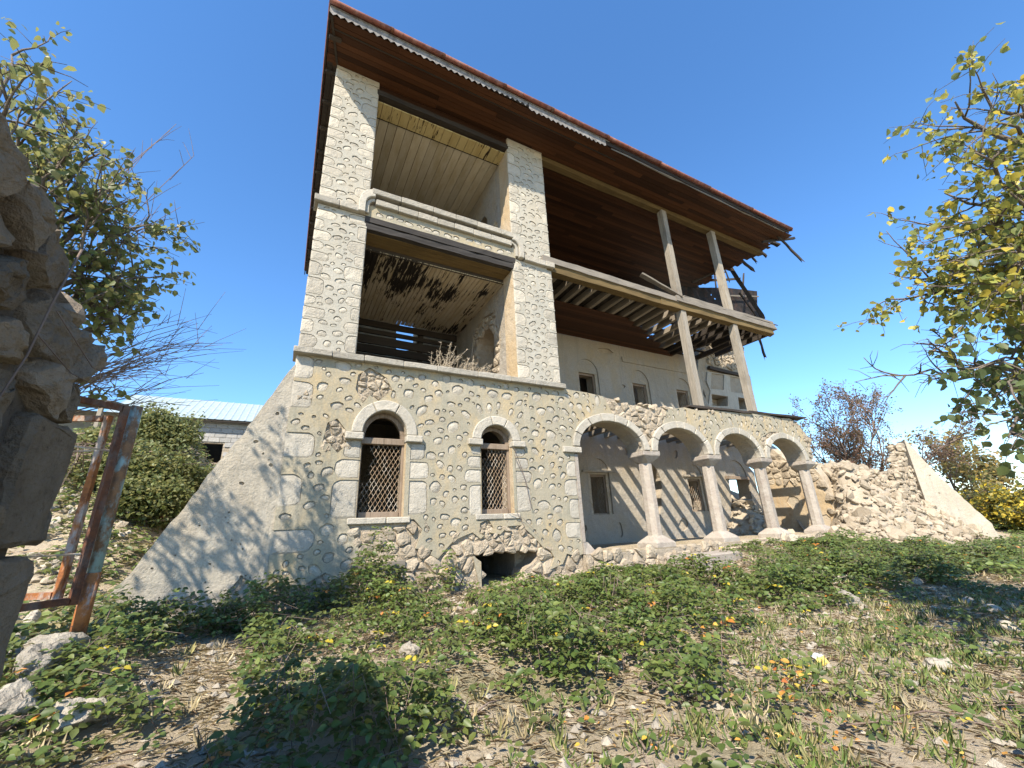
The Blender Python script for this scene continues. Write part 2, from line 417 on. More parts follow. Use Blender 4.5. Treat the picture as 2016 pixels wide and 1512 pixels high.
def cells(region, sp, rng=R, sx=1.25, margin=.0):
    """irregular stone outlines filling a region (Voronoi cells with narrow joints and rounded corners)"""
    xs = [p[0] for p in region]; ys = [p[1] for p in region]
    pts = []; y = min(ys)-2*sp; row = 0
    while y < max(ys)+2.5*sp:
        x = min(xs)-sp*2+(row % 2)*sp*sx/2
        while x < max(xs)+sp*2:
            pts.append((x+rng.uniform(-.42, .42)*sp*sx, y+rng.uniform(-.40, .40)*sp)); x += sp*sx*rng.uniform(.55, 1.6)
        y += sp*rng.uniform(.85, 1.1); row += 1
    out_ = []
    for p in pts:
        if not (inpoly(p, region) or (margin and pdist(p, region) < margin)): continue
        c = [(p[0]-sp*1.6, p[1]-sp*1.6), (p[0]+sp*1.6, p[1]-sp*1.6), (p[0]+sp*1.6, p[1]+sp*1.6), (p[0]-sp*1.6, p[1]+sp*1.6)]
        for q in pts:
            if q is p or abs(q[0]-p[0]) > sp*3.2 or abs(q[1]-p[1]) > sp*3.2: continue
            nx, ny = q[0]-p[0], q[1]-p[1]; l = math.hypot(nx, ny)
            if l < 1e-6: continue
            nx /= l; ny /= l
            c = clip(c, nx, ny, (p[0]+q[0])/2*nx+(p[1]+q[1])/2*ny-sp*rng.uniform(.015, .06))
            if len(c) < 3: break
        if len(c) < 3: continue
        o = []
        for i in range(len(c)):                          # round the corners
            a, b = c[i], c[(i+1) % len(c)]
            q = rng.uniform(.10, .26); o += [(a[0]*(1-q)+b[0]*q, a[1]*(1-q)+b[1]*q), (a[0]*q+b[0]*(1-q), a[1]*q+b[1]*(1-q))]
        ex = [q[0] for q in o]; ez = [q[1] for q in o]; ex = max(ex)-min(ex); ez = max(ez)-min(ez)
        if min(ex, ez) < sp*.3 or max(ex, ez) > 3*min(ex, ez): continue
        out_.append(o)
    return out_
def prism(name, poly, fr, n0, n1, mat, parent, bev=.012, cut=0, amp=0.0):
    poly = ccw(poly); n = len(poly)
    v = [fr.p(a, b, n1) for a, b in poly]+[fr.p(a, b, n0) for a, b in poly]
    f = [tuple(range(n)), tuple(range(2*n-1, n-1, -1))]+[((i+1) % n, i, i+n, (i+1) % n+n) for i in range(n)]
    o = mk(name, v, f, mat, parent)
    if bev: bevel_mesh(o, bev, 1, cut, amp)
    return o
ROCKS = []
def rock_mesh(seed, sub=2, mat='rock', flat=.75, rough=.28):
    rg = random.Random(seed); bm = bmesh.new(); bmesh.ops.create_icosphere(bm, subdivisions=sub, radius=1)
    cuts = [(Vector((rg.gauss(0, 1), rg.gauss(0, 1), rg.gauss(0, 1))).normalized(), rg.uniform(.45, .8)) for i in range(9)]
    off = Vector((rg.uniform(0, 50), rg.uniform(0, 50), rg.uniform(0, 50)))
    for v in bm.verts:
        for nrm, d in cuts:
            e = v.co.dot(nrm)-d
            if e > 0: v.co -= nrm*e*.92
        p = v.co*1.6+off; v.co *= 1+rough*.5*noise.noise(p)+rough*.25*noise.noise(p*2.7)
        v.co.z *= flat
    me = bpy.data.meshes.new('rock'); bm.to_mesh(me); bm.free(); me.materials.append(M[mat])
    return me
def place(name, me, loc, scale, rot=None, parent=None, rng=R):
    o = bpy.data.objects.new(name, me); COL.objects.link(o); o.parent = parent
    o.location = loc; o.scale = scale if hasattr(scale, '__len__') else (scale*rng.uniform(.8, 1.25), scale*rng.uniform(.8, 1.2), scale*rng.uniform(.75, 1.1))
    o.rotation_euler = rot if rot else (rng.uniform(-.5, .5), rng.uniform(-.5, .5), rng.uniform(0, 6.3))
    return o
RK = [rock_mesh(100+i, 2, 'rock') for i in range(10)]
RR = [rock_mesh(200+i, 1 if i > 5 else 2, 'rubble', .7) for i in range(12)]

# ---- leaves and branches
LEAF = np.array([(0, 0, 0), (.20, .36, .07), (.58, .43, .09), (1.05, 0, -.13), (.58, -.43, .09), (.20, -.36, .07), (.42, 0, -.02)], float)
LEAF_F = np.array([(6, 1, 0), (6, 2, 1), (6, 3, 2), (6, 4, 3), (6, 5, 4), (6, 0, 5)])[:, ::-1]
NV, NT = len(LEAF), len(LEAF_F)
def leaves_mesh(name, pos, axis, nrm, size, col, mat, parent=None, width=.8):
    pos = np.asarray(pos, float); n = len(pos); axis = np.asarray(axis, float); nrm = np.asarray(nrm, float)
    axis /= np.linalg.norm(axis, axis=1)[:, None]+1e-9
    sd = np.cross(nrm, axis); sd /= np.linalg.norm(sd, axis=1)[:, None]+1e-9
    nn = np.cross(axis, sd); size = np.asarray(size, float)[:, None, None]
    T = LEAF[None]*np.array([1, width, 1])
    V = pos[:, None]+size*(T[..., 0:1]*axis[:, None]+T[..., 1:2]*sd[:, None]+T[..., 2:3]*nn[:, None])
    Fa = (LEAF_F[None]+NV*np.arange(n)[:, None, None]).reshape(-1)
    me = bpy.data.meshes.new(name); me.vertices.add(n*NV); me.vertices.foreach_set('co', V.reshape(-1))
    me.loops.add(n*NT*3); me.loops.foreach_set('vertex_index', Fa.astype(np.int32))
    me.polygons.add(n*NT); me.polygons.foreach_set('loop_start', np.arange(0, n*NT*3, 3, dtype=np.int32))
    me.update(calc_edges=True)
    ca = me.color_attributes.new('col', 'FLOAT_COLOR', 'POINT')
    c4 = np.ones((n, NV, 4)); c4[:, :, :3] = np.asarray(col, float)[:, None]
    ca.data.foreach_set('color', c4.reshape(-1))
    me.materials.append(M[mat]); o = bpy.data.objects.new(name, me); COL.objects.link(o); o.parent = parent
    return o
def branch(p, d, ln, r, depth, cfg, rng, mb, tips):
    n = max(3, int(ln/cfg.get('step', .25))); pts = [Vector(p)]; d = Vector(d).normalized()
    for i in range(n):
        d = (d+Vector((rng.gauss(0, 1), rng.gauss(0, 1), rng.gauss(0, 1)))*cfg['wander']+Vector((0, 0, cfg['lift'][min(depth, len(cfg['lift'])-1)]))).normalized()
        pts.append(pts[-1]+d*(ln/n))
    mb.add(tube(pts, r, r*.45, 7 if depth == 0 else (5 if depth == 1 else 3)))
    if depth >= cfg['levels']:
        tips.append(pts); return
    k = cfg['kids'][depth]
    for i in range(k):
        t = rng.uniform(cfg.get('start', .3), 1.0); q = t*n; j = min(int(q), n-1); pp = pts[j].lerp(pts[j+1], q-j)
        ax = (pts[j+1]-pts[j]).normalized(); s = ax.orthogonal().normalized()
        s.rotate(Matrix.Rotation(rng.uniform(0, 6.283), 3, ax))
        a = rng.uniform(*cfg['angle'])
        nd = (ax*math.cos(a)+s*math.sin(a))
        branch(pp, nd, ln*rng.uniform(*cfg['ratio']), r*(.55-.15*t)*cfg.get('rr', 1), depth+1, cfg, rng, mb, tips)
    tips.append(pts[n//2:])
def leaf_tree(name, base, cfg, rng, leaf_n, leaf_s, cols, mat='leaf', bark='bark', droop=.5, spread=.12):
    mb = MB(); tips = []
    e = empty(name, base)
    for d, ln, r in cfg['stems']: branch(base, d, ln, r, 0, cfg, rng, mb, tips)
    mb.build('trunk', bark, e, True)
    pos = []; ax = []; nr = []; sz = []; cl = []
    for pts in tips:
        for k in range(leaf_n):
            t = rng.random()**.7*(len(pts)-1); j = min(int(t), len(pts)-2); p = pts[j].lerp(pts[j+1], t-j)
            pos.append(p+Vector((rng.gauss(0, 1), rng.gauss(0, 1), rng.gauss(0, 1)))*spread)
            ax.append((rng.gauss(0, 1), rng.gauss(0, 1), rng.gauss(-droop, .6))); nr.append((rng.gauss(0, .7), rng.gauss(0, .7), 1))
            sz.append(leaf_s*rng.uniform(.6, 1.25)); c = rng.choice(cols); q = rng.uniform(.7, 1.25); cl.append([x*q for x in c])
    if pos: leaves_mesh('crown', pos, ax, nr, sz, cl, mat, e, .85)
    rebase(e)
    return e

# ================================================================== THE SETTING: ground
def axis_pts(lo, hi, d0, d1, step):
    a = list(np.arange(d0, d1+1e-6, step)); s = step; x = d1
    while x < hi: s *= 1.25; x += s; a.append(x)
    s = step; x = d0
    while x > lo: s *= 1.25; x -= s; a.insert(0, x)
    return a
gx = axis_pts(-300, 900, -7, 27, .22); gy = axis_pts(-60, 900, -1, 24, .22)
gv = [(x, y, gh(x, y)) for y in gy for x in gx]; nx_ = len(gx)
gf = [(j*nx_+i, j*nx_+i+1, (j+1)*nx_+i+1, (j+1)*nx_+i) for j in range(len(gy)-1) for i in range(nx_-1)]
tag(mk('ground', gv, gf, 'ground', None, True), kind='structure')

# ================================================================== THE RUINED HOUSE
H = empty('ruined_house', (3.0, 8.3, .4))
tag(H, 'ruined three-storey stone mansion with open loggia tower, arcade and overhanging timber roof', 'house')
XL, XR = -.10, 5.74                                       # tower edges
PL, PR = .90, 4.55                                        # inner edges of the two tower piers
YB = 11.2                                                 # gallery back wall
def arc(cx, z0, rx, ry, a0, a1, n): return [(cx+rx*math.cos(a0+(a1-a0)*i/n), z0+ry*math.sin(a0+(a1-a0)*i/n)) for i in range(n+1)]
COLX = [8.45, 10.95, 13.45, 15.96]
ARCH = [(7.16, 1.06), (9.70, 1.02), (12.20, 1.02), (14.70, 1.02)]; ASZ, ARY = 3.26, .72
# openings in the front
W1 = dict(x0=1.14, x1=1.97, z0=1.77, zs=3.28, ry=.46)
W2 = dict(x0=3.54, x1=4.29, z0=1.78, zs=3.30, ry=.33)
def win_hole(w_): 
    c = (w_['x0']+w_['x1'])/2; r = (w_['x1']-w_['x0'])/2
    return [(w_['x0'], w_['z0']), (w_['x1'], w_['z0'])]+arc(c, w_['zs'], r, w_['ry'], 0, math.pi, 14)
cellar = [F(928, 1092), F(955, 1088), F(1000, 1086), F(1040, 1083), F(1065, 1085), F(1058, 1105), F(1036, 1122), F(1030, 1150), (4.35, .1), (3.52, .1), F(948, 1150), F(947, 1106)]
# outline of the lower front: tower wall and the arcade band above its arches
low = [(XL, .15), (5.95, .15), (5.95, 3.22)]
for i, (c, r_) in enumerate(ARCH):
    low += [(max(c-r_, 5.95) if i == 0 else c-r_, ASZ)]+arc(c, ASZ, r_, ARY, math.pi, 0, 16)[1:]
low += [(16.22, ASZ), (16.42, 3.42), (16.36, 3.7), (16.5, 3.95), (16.33, 4.25), (16.12, 4.42), (15.95, 4.62), (15.6, 4.74), (14.8, 4.70), (13.9, 4.76), (12.6, 4.68), (11.3, 4.66),
        (10.6, 4.58), (10.1, 4.63), (9.5, 4.52), (9.1, 4.55), (8.6, 4.45), (8.2, 4.53), (7.9, 4.46), (7.5, 4.60), (7.2, 4.62), (6.5, 4.68), (5.74, 4.70), (XL, 4.70)]
wh1, wh2 = win_hole(W1), win_hole(W2)
facade = plate('facade_wall', low, [wh1, wh2, cellar], -.045, .52, FR, 'mortar', H, .3, .01)
tag(facade, 'mortar core of the street front')
# places where the render has fallen off and rubble masonry shows
Fp = lambda pts: [F(*p) for p in pts]
damage = [
    Fp([(683, 1030), (815, 1022), (832, 1042), (818, 1080), (852, 1083), (845, 1100), (812, 1108), (792, 1150), (690, 1130), (708, 1085), (694, 1052)]),
    [F(515, 1165), F(545, 1142), F(556, 1168), F(585, 1172), F(604, 1148), F(640, 1128), F(672, 1140), F(700, 1112), F(790, 1103), F(836, 1086), F(862, 1100), F(893, 1064), F(930, 1048), F(948, 1062), F(930, 1090), (3.55, .1), (XL-.1, .1)],
    Fp([(925, 1092), (945, 1062), (960, 1048), (985, 1052), (1000, 1036), (1026, 1034), (1046, 1052), (1072, 1080), (1066, 1092), (1000, 1092)]),
    [F(1066, 1084), F(1078, 1074), F(1092, 1098), F(1082, 1122), F(1108, 1110), F(1116, 1090), F(1136, 1095), (6.0, .9), (6.0, .1), (4.3, .1), F(1030, 1130)],
    Fp([(705, 738), (728, 724), (748, 735), (762, 745), (772, 768), (744, 790), (728, 778), (714, 794), (700, 766)]),
    Fp([(645, 832), (664, 824), (682, 848), (692, 868), (664, 892), (650, 876), (634, 872)]),
    Fp([(1186, 778), (1240, 780), (1318, 790), (1310, 815), (1302, 850), (1290, 882), (1272, 884), (1262, 862), (1238, 826), (1205, 812)]),
    Fp([(1498, 862), (1516, 850), (1534, 850), (1524, 888), (1506, 902)]),
    [(16.0, 3.3), (16.1, 3.7), (15.95, 4.0), (16.1, 4.25), (15.8, 4.5), (15.5, 4.6), (15.4, 4.9), (16.9, 4.9), (16.9, 3.2)],
    Fp([(590, 778), (606, 772), (612, 784), (600, 792), (588, 790)]),
    Fp([(945, 1030), (962, 1022), (972, 1040), (958, 1056), (944, 1050)]),
]
# dressed blocks round the windows and at the corners: (outline, straight edges hidden under neighbours)
def rblock(x0, x1, z0, z1, side, rr=.11, rng=R):
    """block with the corners away from the opening rounded; side = which side is round (-1 left, 1 right, 0 both)"""
    rr = min(rr, (x1-x0)*.45, (z1-z0)*.45); o = []
    for cx, cz, a0, s_ in ((x1, z0, -90, 1), (x1, z1, 0, 1), (x0, z1, 90, -1), (x0, z0, 180, -1)):
        if side in (0, s_):
            q = rr*rng.uniform(.6, 1.3); ccx = cx-q if cx == x1 else cx+q; ccz = cz-q if cz == z1 else cz+q
            o += [(ccx+q*math.cos(rad(a0+k*30))+rng.uniform(-.008, .008), ccz+q*math.sin(rad(a0+k*30))+rng.uniform(-.008, .008)) for k in range(4)]
        else: o.append((cx, cz))
    return o
quoins = []
for z0, z1, wl in ((1.76, 2.42, .44), (2.45, 2.78, .42), (2.81, 3.14, .30)): quoins.append(rblock(W1['x0']-wl, W1['x0']-.001, z0, z1, -1))
for z0, z1, wl in ((1.80, 2.42, .36), (2.45, 2.78, .38), (2.81, 3.14, .30)): quoins.append(rblock(W1['x1']+.08, W1['x1']+.08+wl, z0, z1, 1))
for z0, z1, wl in ((1.76, 2.36, .28), (2.40, 2.66, .38), (2.69, 2.94, .30), (2.97, 3.15, .22)): quoins.append(rblock(W2['x0']-wl, W2['x0']-.001, z0, z1, -1))
for z0, z1, wl in ((1.80, 2.34, .36), (2.40, 2.66, .40), (2.69, 2.94, .34), (2.97, 3.15, .27)): quoins.append(rblock(W2['x1']+.06, W2['x1']+.06+wl, z0, z1, 1))
for z0, z1, wl in ((4.22, 4.66, .30), (3.66, 4.16, .34), (2.78, 3.22, .46), (1.98, 2.5, .34), (1.25, 1.62, .62), (2.3, 2.28, 0)):
    if wl: quoins.append(rblock(XL-.01, XL+wl, z0, z1, 1, .16))
for z0, z1, wl in ((2.55, 2.92, .26), (2.12, 2.5, .36), (1.62, 2.06, .26), (1.22, 1.55, .42)): quoins.append(rblock(5.95-wl, 5.96, z0, z1, -1))
openings = [wh1, wh2, cellar]
def near_arch(x, z):
    for c, r_ in ARCH:
        d = math.hypot(x-c, (z-ASZ)*1.25)
        if z > ASZ-.05 and d < r_+.75: return (c, ASZ-.35, d-r_)
    for w_ in (W1, W2):
        c = (w_['x0']+w_['x1'])/2; d = math.hypot(x-c, z-w_['zs'])
        if z > w_['zs'] and d < .95: return (c, w_['zs'], d-.45)
    return None
def in_ring(x, z, m):
    for c, r_ in ARCH:
        if z > ASZ-.2 and math.hypot((x-c)/(r_+.23+m), (z-ASZ)/(ARY+.23+m)) < 1: return True
    for w_ in (W1, W2):
        c = (w_['x0']+w_['x1'])/2; r_ = (w_['x1']-w_['x0'])/2+.22+m
        if z > w_['zs']-.17-m and math.hypot((x-c)/r_, (z-w_['zs'])/(w_['ry']+.22+m)) < 1: return True
        if w_['zs']-.17-m < z < w_['zs']+m and abs(x-c) < r_+.12: return True
        if w_['z0']-.1-m < z < w_['zs'] and abs(x-c) < r_-.21: return True
    for c in COLX:
        if z < 3.42+m and abs(x-c) < .30+m: return True
    if z < 3.35+m and x > 5.62-m and z > 3.1-m: return True
    return False
def scatter_stones(outer, n_try, sizes, avoid, ring=None, rng=R, gap=1.16, dens=None, arch=True, asp=(1.05, 1.6), edge=.02):
    st = []; xs = [p[0] for p in outer]; zs = [p[1] for p in outer]
    for ph, (a, b, share) in enumerate(sizes):
        for _ in range(int(n_try*share)):
            r_ = rng.uniform(a, b); x = rng.uniform(min(xs), max(xs)); z = rng.uniform(min(zs), max(zs))
            if dens and rng.random() > dens(x, z): continue
            if not inpoly((x, z), outer) or pdist((x, z), outer) < r_*.9+edge: continue
            if ring and ring(x, z, r_): continue
            bad = False
            for q in st:
                dx = abs(q[0]-x); dz = abs(q[1]-z)
                if dx < .5 and dz < .5 and math.hypot(dx, dz) < (q[2]+r_)*gap+.012: bad = True; break
            if bad: continue
            for p in avoid:
                if inpoly((x, z), p) or pdist((x, z), p) < r_*.85+.015: bad = True; break
            if bad: continue
            na = near_arch(x, z) if arch else None
            if na and na[2] < .75:
                ang = math.atan2(z-na[1], x-na[0]); e = rng.uniform(1.4, 1.9)
            else:
                ang = rng.gauss(0, .35); e = rng.uniform(*asp)
            st.append((x, z, r_, ang, e))
    return [(blob(x, z, r_*math.sqrt(e)*.94, r_/math.sqrt(e)*.98, ang, 11, .16, rng), r_) for x, z, r_, ang, e in st]
rs = random.Random(31)
low_st = scatter_stones(low, 11000, [(.11, .14, .015), (.080, .105, .13), (.055, .080, .50), (.035, .055, .45)], openings+damage+quoins, in_ring, rs,
                        dens=lambda x, z: (.42 if x < .95 and z < 4.0 else 1.0))
plate('plaster', low, openings+damage+[p for p, r_ in low_st]+quoins, .004, .042, FR, 'plaster', facade, .16, .008)
# upper piers: lower and upper lengths, with the string course between
piers = {'left': (XL, PL), 'right': (PR, XR)}
pier_stones = []
PZ = [(4.80, 8.13), (8.30, 12.33)]
for sd, (x0, x1) in piers.items():
    core = mk('pier', *box(x0+.002, x1-.002, 8.045, 8.56, 4.72, 12.34), 'mortar', H)
    side = mk('reveal', *box(x0+.004 if sd == 'left' else x0-.012, x1+.012 if sd == 'left' else x1-.004, 8.05, 8.57, 4.79, 12.335), 'ochre', core)
    for z0, z1 in PZ:
        qs = []; z = z0+.01
        k = 0
        while z < z1-.18:                                  # big rounded blocks alternate up both edges
            h = rs.uniform(.24, .42); zz = min(z+h, z1-.01)
            wl = rs.uniform(.16, .24) if k % 2 else rs.uniform(.28, .42)
            if zz-z > .14: qs.append(rblock(x0-.004, x0+wl, z+.02, zz-.02, 1, .13, rs))
            z += h; k += 1
        z = z0+.01; k = 1
        while z < z1-.18:
            h = rs.uniform(.24, .44); zz = min(z+h, z1-.01)
            wl = rs.uniform(.15, .22) if k % 2 else rs.uniform(.26, .38)
            if zz-z > .14: qs.append(rblock(x1-wl, x1+.004, z+.02, zz-.02, -1, .13, rs))
            z += h; k += 1
        notch = []
        if z0 > 8: notch = [[(PL-.2, 8.2), (PL+.1, 8.2), (PL+.1, 9.0), (PL-.02, 8.96), (PL-.16, 8.75), (PL-.2, 8.5)]] if sd == 'left' else [[(PR+.2, 8.2), (PR-.1, 8.2), (PR-.1, 9.0), (PR+.02, 8.96), (PR+.16, 8.75), (PR+.2, 8.5)]]
        rect = [(x0, z0), (x1, z0), (x1, z1), (x0, z1)]
        ps = scatter_stones(rect, 2600, [(.07, .10, .15), (.045, .07, .5), (.03, .045, .35)], qs+notch, None, rs, 1.22, None, False, (1.1, 2.0))
        plate('plaster', rect, [p for p, r_ in ps]+qs, 0, .042, FR, 'plaster_high' if z0 > 8 or sd == 'left' else 'plaster_high', core, .16, .006)
        pier_stones += [(p, r_, core) for p, r_ in ps]
        for q in qs:
            mb = MB().add(dome(q, FR, -.040, -.006, -.002, .004, rs, 1.02, .7)); mb.build('quoin', 'stone', core)
# band between the piers, under the parapet
panel_rect = [(PL-.08, 8.16), (PR+.08, 8.16), (PR+.08, 8.46), (PL-.08, 8.46)]
panel = mk('parapet_wall', *box(PL-.1, PR+.1, 8.046, 8.36, 8.17, 8.72), 'mortar', H)
pst = []
x = PL+.25; 
while x < PR-.1:
    r_ = rs.uniform(.045, .095); pst.append((blob(x, 8.28+rs.uniform(-.05, .05), r_*1.25, r_*.8, rs.gauss(0, .2), 11, .15, rs), r_)); x += rs.uniform(.20, .36)
plate('plaster', panel_rect, [p for p, r_ in pst], 0, .042, FR, 'plaster', panel, .16, .004)
pier_stones += [(p, r_, panel) for p, r_ in pst]
# the stones themselves: the largest 300 are parts, the small rest is one part
allst = [(p, r_, facade) for p, r_ in low_st]+pier_stones
allst.sort(key=lambda s_: -s_[1])
rest = MB()
for i, (p, r_, par) in enumerate(allst):
    hi = par is not facade
    dm = dome(ccw(p), FR, -.041, (-.017 if hi else -.024)+rs.uniform(-.004, .004), (rs.uniform(-.014, -.004) if hi else rs.uniform(-.018, -.002)), .003, rs, 1.12)
    if i < 300: MB().add(dm).build('stone', 'stone', par, True)
    else: rest.add(dm)
tag(rest.build('small_stones', 'stone', facade, True), kind='stuff')
for q in quoins: MB().add(dome(ccw(q), FR, -.041, -.010, -.004, .004, rs, 1.02, .75)).build('quoin', 'dressed', facade)
# rubble masonry in the bare patches and under the terrace
for k, dpoly in enumerate(damage):
    for c in cells(ccw(dpoly), (.19, .22, .16, .20, .13, .14, .17, .13, .17, .09, .10)[k], rs, 1.25, .06):
        cc = (sum(p[0] for p in c)/len(c), sum(p[1] for p in c)/len(c))
        if not inpoly(cc, low) or pdist(cc, low) < .05 or inpoly(cc, cellar) or inpoly(cc, wh1) or (cc[1] > 1.62 and .9 < cc[0] < 2.2 and k == 0): continue
        MB().add(chunk(ccw(c), FR, -.075, rs.uniform(-.040, .004), .009, rs)).build('rubble_stone', 'rubble', facade)
prism('timber_tie', [F(690, 1113), F(798, 1102), F(798, 1118), F(690, 1130)], FR, -.05, .035, 'greywood', H, .01)
# window arches, imposts, sills
def ring_block(name, cx, z0, rx, ry, t, a0, a1, n0, n1, mat, par, n=5):
    po = arc(cx, z0, rx, ry, a0, a1, n)+arc(cx, z0, rx+t, ry+t, a1, a0, n)
    return prism(name, po, FR, n0, n1, mat, par, .014, 1, .007)
for w_, cuts in ((W1, (0, 66, 116, 180)), (W2, (0, 62, 104, 180))):
    c = (w_['x0']+w_['x1'])/2; r_ = (w_['x1']-w_['x0'])/2
    for a, b in zip(cuts, cuts[1:]): ring_block('voussoir', c, w_['zs'], r_, w_['ry'], .20, rad(a+.7), rad(b-.7), -.10, .045+R.uniform(-.006, .006), 'dressed', facade, 7)
    for s_ in (-1, 1):
        xa = c+s_*(r_-.02); xb = c+s_*(r_+.30)
        prism('impost', [(min(xa, xb), w_['zs']-.135), (max(xa, xb), w_['zs']-.135), (max(xa, xb), w_['zs']-.008), (min(xa, xb), w_['zs']-.008)], FR, -.10, .095, 'dressed', facade, .014)
    for q0, q1 in ((-.14, .62*(r_*2)), (.62*(r_*2)+.012, r_*2+.12)):
        prism('sill', [(w_['x0']+q0, w_['z0']-.11), (w_['x0']+q1, w_['z0']-.11), (w_['x0']+q1, w_['z0']-.005), (w_['x0']+q0, w_['z0']-.005)], FR, -.25, .03, 'dressed', facade, .012)
for w_ in (W1, W2):                                        # reveals behind the window front
    c = (w_['x0']+w_['x1'])/2; r_ = (w_['x1']-w_['x0'])/2
# window joinery and the diamond wire grilles
def grille(x0, x1, z0, z1, y, pitch_x, pitch_z, r_, mat='wire', tear=None, rng=R):
    mb = MB(); nx = int((x1-x0)/pitch_x)+2; slope = pitch_z/pitch_x
    for sgn in (1, -1):
        k = -int((z1-z0)/pitch_z)-2
        while k < nx+int((z1-z0)/pitch_z)+2:
            pts = []; n = 26
            for i in range(n+1):
                z = z0+(z1-z0)*i/n; xx = x0+k*pitch_x+sgn*(z-z0)/slope
                if x0 <= xx <= x1 and not (tear and tear(xx, z)): pts.append(Vector((xx+rng.uniform(-.003, .003), y+.006*(1 if (i+k) % 2 else -1)*sgn, z)))
                elif len(pts) > 1: mb.add(tube(pts, r_, r_, 3)); pts = []
                else: pts = []
            if len(pts) > 1: mb.add(tube(pts, r_, r_, 3))
            k += 1
    return mb
def window(w_, y, tear=None, fmat='frame'):
    x0, x1, z0, zs = w_['x0'], w_['x1'], w_['z0'], w_['zs']; c = (x0+x1)/2; r_ = (x1-x0)/2
    fm = MB().add(box(x0-.005, x0+.040, y, y+.09, z0, zs)).add(box(x1-.045, x1+.005, y, y+.09, z0, zs)).add(box(x0+.056, x1-.056, y, y+.09, z0, z0+.10))
    fo = fm.build('window', fmat, H); bevel_mesh(fo, .006)
    tb = MB().add(box(x0+.01, x1-.01, y-.03, y+.07, zs-.17, zs-.05)).build('transom', fmat, fo); bevel_mesh(tb, .008)
    pts = arc(c, zs-.05, r_-.03, w_['ry']-.0, math.pi, 0, 14)
    hd = MB()
    for a, b in zip(pts, pts[1:]): hd.add(beam((a[0], y+.05, a[1]), (b[0], y+.05, b[1]), .08, .07, (0, 1, 0)))
    hd.build('arched_head', fmat, fo)
    grille(x0+.055, x1-.055, z0+.10, zs-.17, y+.035, .084, .142, .0046, 'wire', tear).build('grille', 'wire', fo)
    return fo
window(W1, 8.17, lambda x, z: x < 1.45 and z > 2.30+.6*abs(noise.noise(Vector((x*6, z*4, 1)))) and x-1.14 < .05+.30*abs(noise.noise(Vector((z*3, 2, 1))))+.12)
window(W2, 8.17, lambda x, z: z > 2.95 and x < 3.75)
for w_ in (W1, W2):                                        # cream plaster reveal on the sunlit jamb
    mk('jamb_render', *box(w_['x1']-.002, w_['x1']+.075, 8.012, 8.166, w_['z0'], w_['zs']-.14), 'ochre', facade)
# cornice above the ground floor: dressed slabs laid end to end
def slabs(name, x0, x1, zb, zt, ya, yb, lens, mat, par, rng=R, bev=.012):
    x = x0
    while x < x1-.05:
        l = rng.uniform(*lens); xe = min(x+l, x1)
        if x1-xe < .15: xe = x1
        j = rng.uniform(-.008, .008)
        o = mk(name, *box(x, xe-.006, ya+j, yb, zb+rng.uniform(-.006, .006), zt+rng.uniform(-.006, .004)), mat, par)
        bevel_mesh(o, bev, 1, 2, .008, 5); x = xe
slabs('cornice_slab', XL-.07, XR+.07, 4.665, 4.79, 7.87, 8.42, (.5, .95), 'greystone', H, rs)
slabs('string_course_slab', XL-.08, PL-.20, 8.14, 8.295, 7.89, 8.3, (.4, .55), 'greystone', H, rs)
slabs('string_course_slab', PR+.32, XR+.06, 8.14, 8.295, 7.89, 8.3, (.6, .9), 'greystone', H, rs)
# curved shoulders that carry the string course up to the parapet
for s_, cx in ((-1, PL+.12), (1, PR-.05)):
    q0, q1 = (math.pi, math.pi/2) if s_ < 0 else (0, math.pi/2)
    ri, ro = .17, .335
    inner = arc(cx, 8.42, ri+.02, .22, q0, q1, 8); outer_ = arc(cx, 8.42, ro, .42, q1, q0, 8)
    po = [(cx+s_*(ri+.02), 8.16)]+inner+outer_+[(cx+s_*ro, 8.16)]
    prism('curved_moulding', po, FR, -.05, .13, 'dressed', H, .014)
    po = [(cx+s_*(ri-.06), 8.2)]+arc(cx, 8.42, ri-.06, .13, q0, q1, 6)+arc(cx, 8.42, ri+.012, .21, q1, q0, 6)+[(cx+s_*(ri+.012), 8.2)]
    prism('curved_moulding', po, FR, -.05, .07, 'dressed', H, .01)
slabs('parapet_moulding', PL+.14, PR-.06, 8.46, 8.625, 7.905, 8.2, (.38, .62), 'greystone', H, rs)
slabs('parapet_coping', PL+.04, PR-.02, 8.70, 8.86, 7.86, 8.40, (.55, .8), 'greystone', H, rs)
# timber lintels over the lower loggia
for za, zb_, y_, m_ in ((8.005, 8.155, 8.07, 'lintel'), (7.84, 7.995, 8.09, 'lintel')):
    v, f = beam((PL-.05, y_, (za+zb_)/2), (PR+.05, y_, (za+zb_)/2), .16, zb_-za, segs=14, jit=.009, rng=rs); mk('lintel', v, f, m_, H)
for k in range(4):
    y_ = 8.20+k*.115
    v, f = beam((PL-.05, y_, 7.87), (PR+.05, y_, 7.87), .108, .09, segs=10, jit=.005, rng=rs); mk('lintel', v, f, 'yellowwood', H)
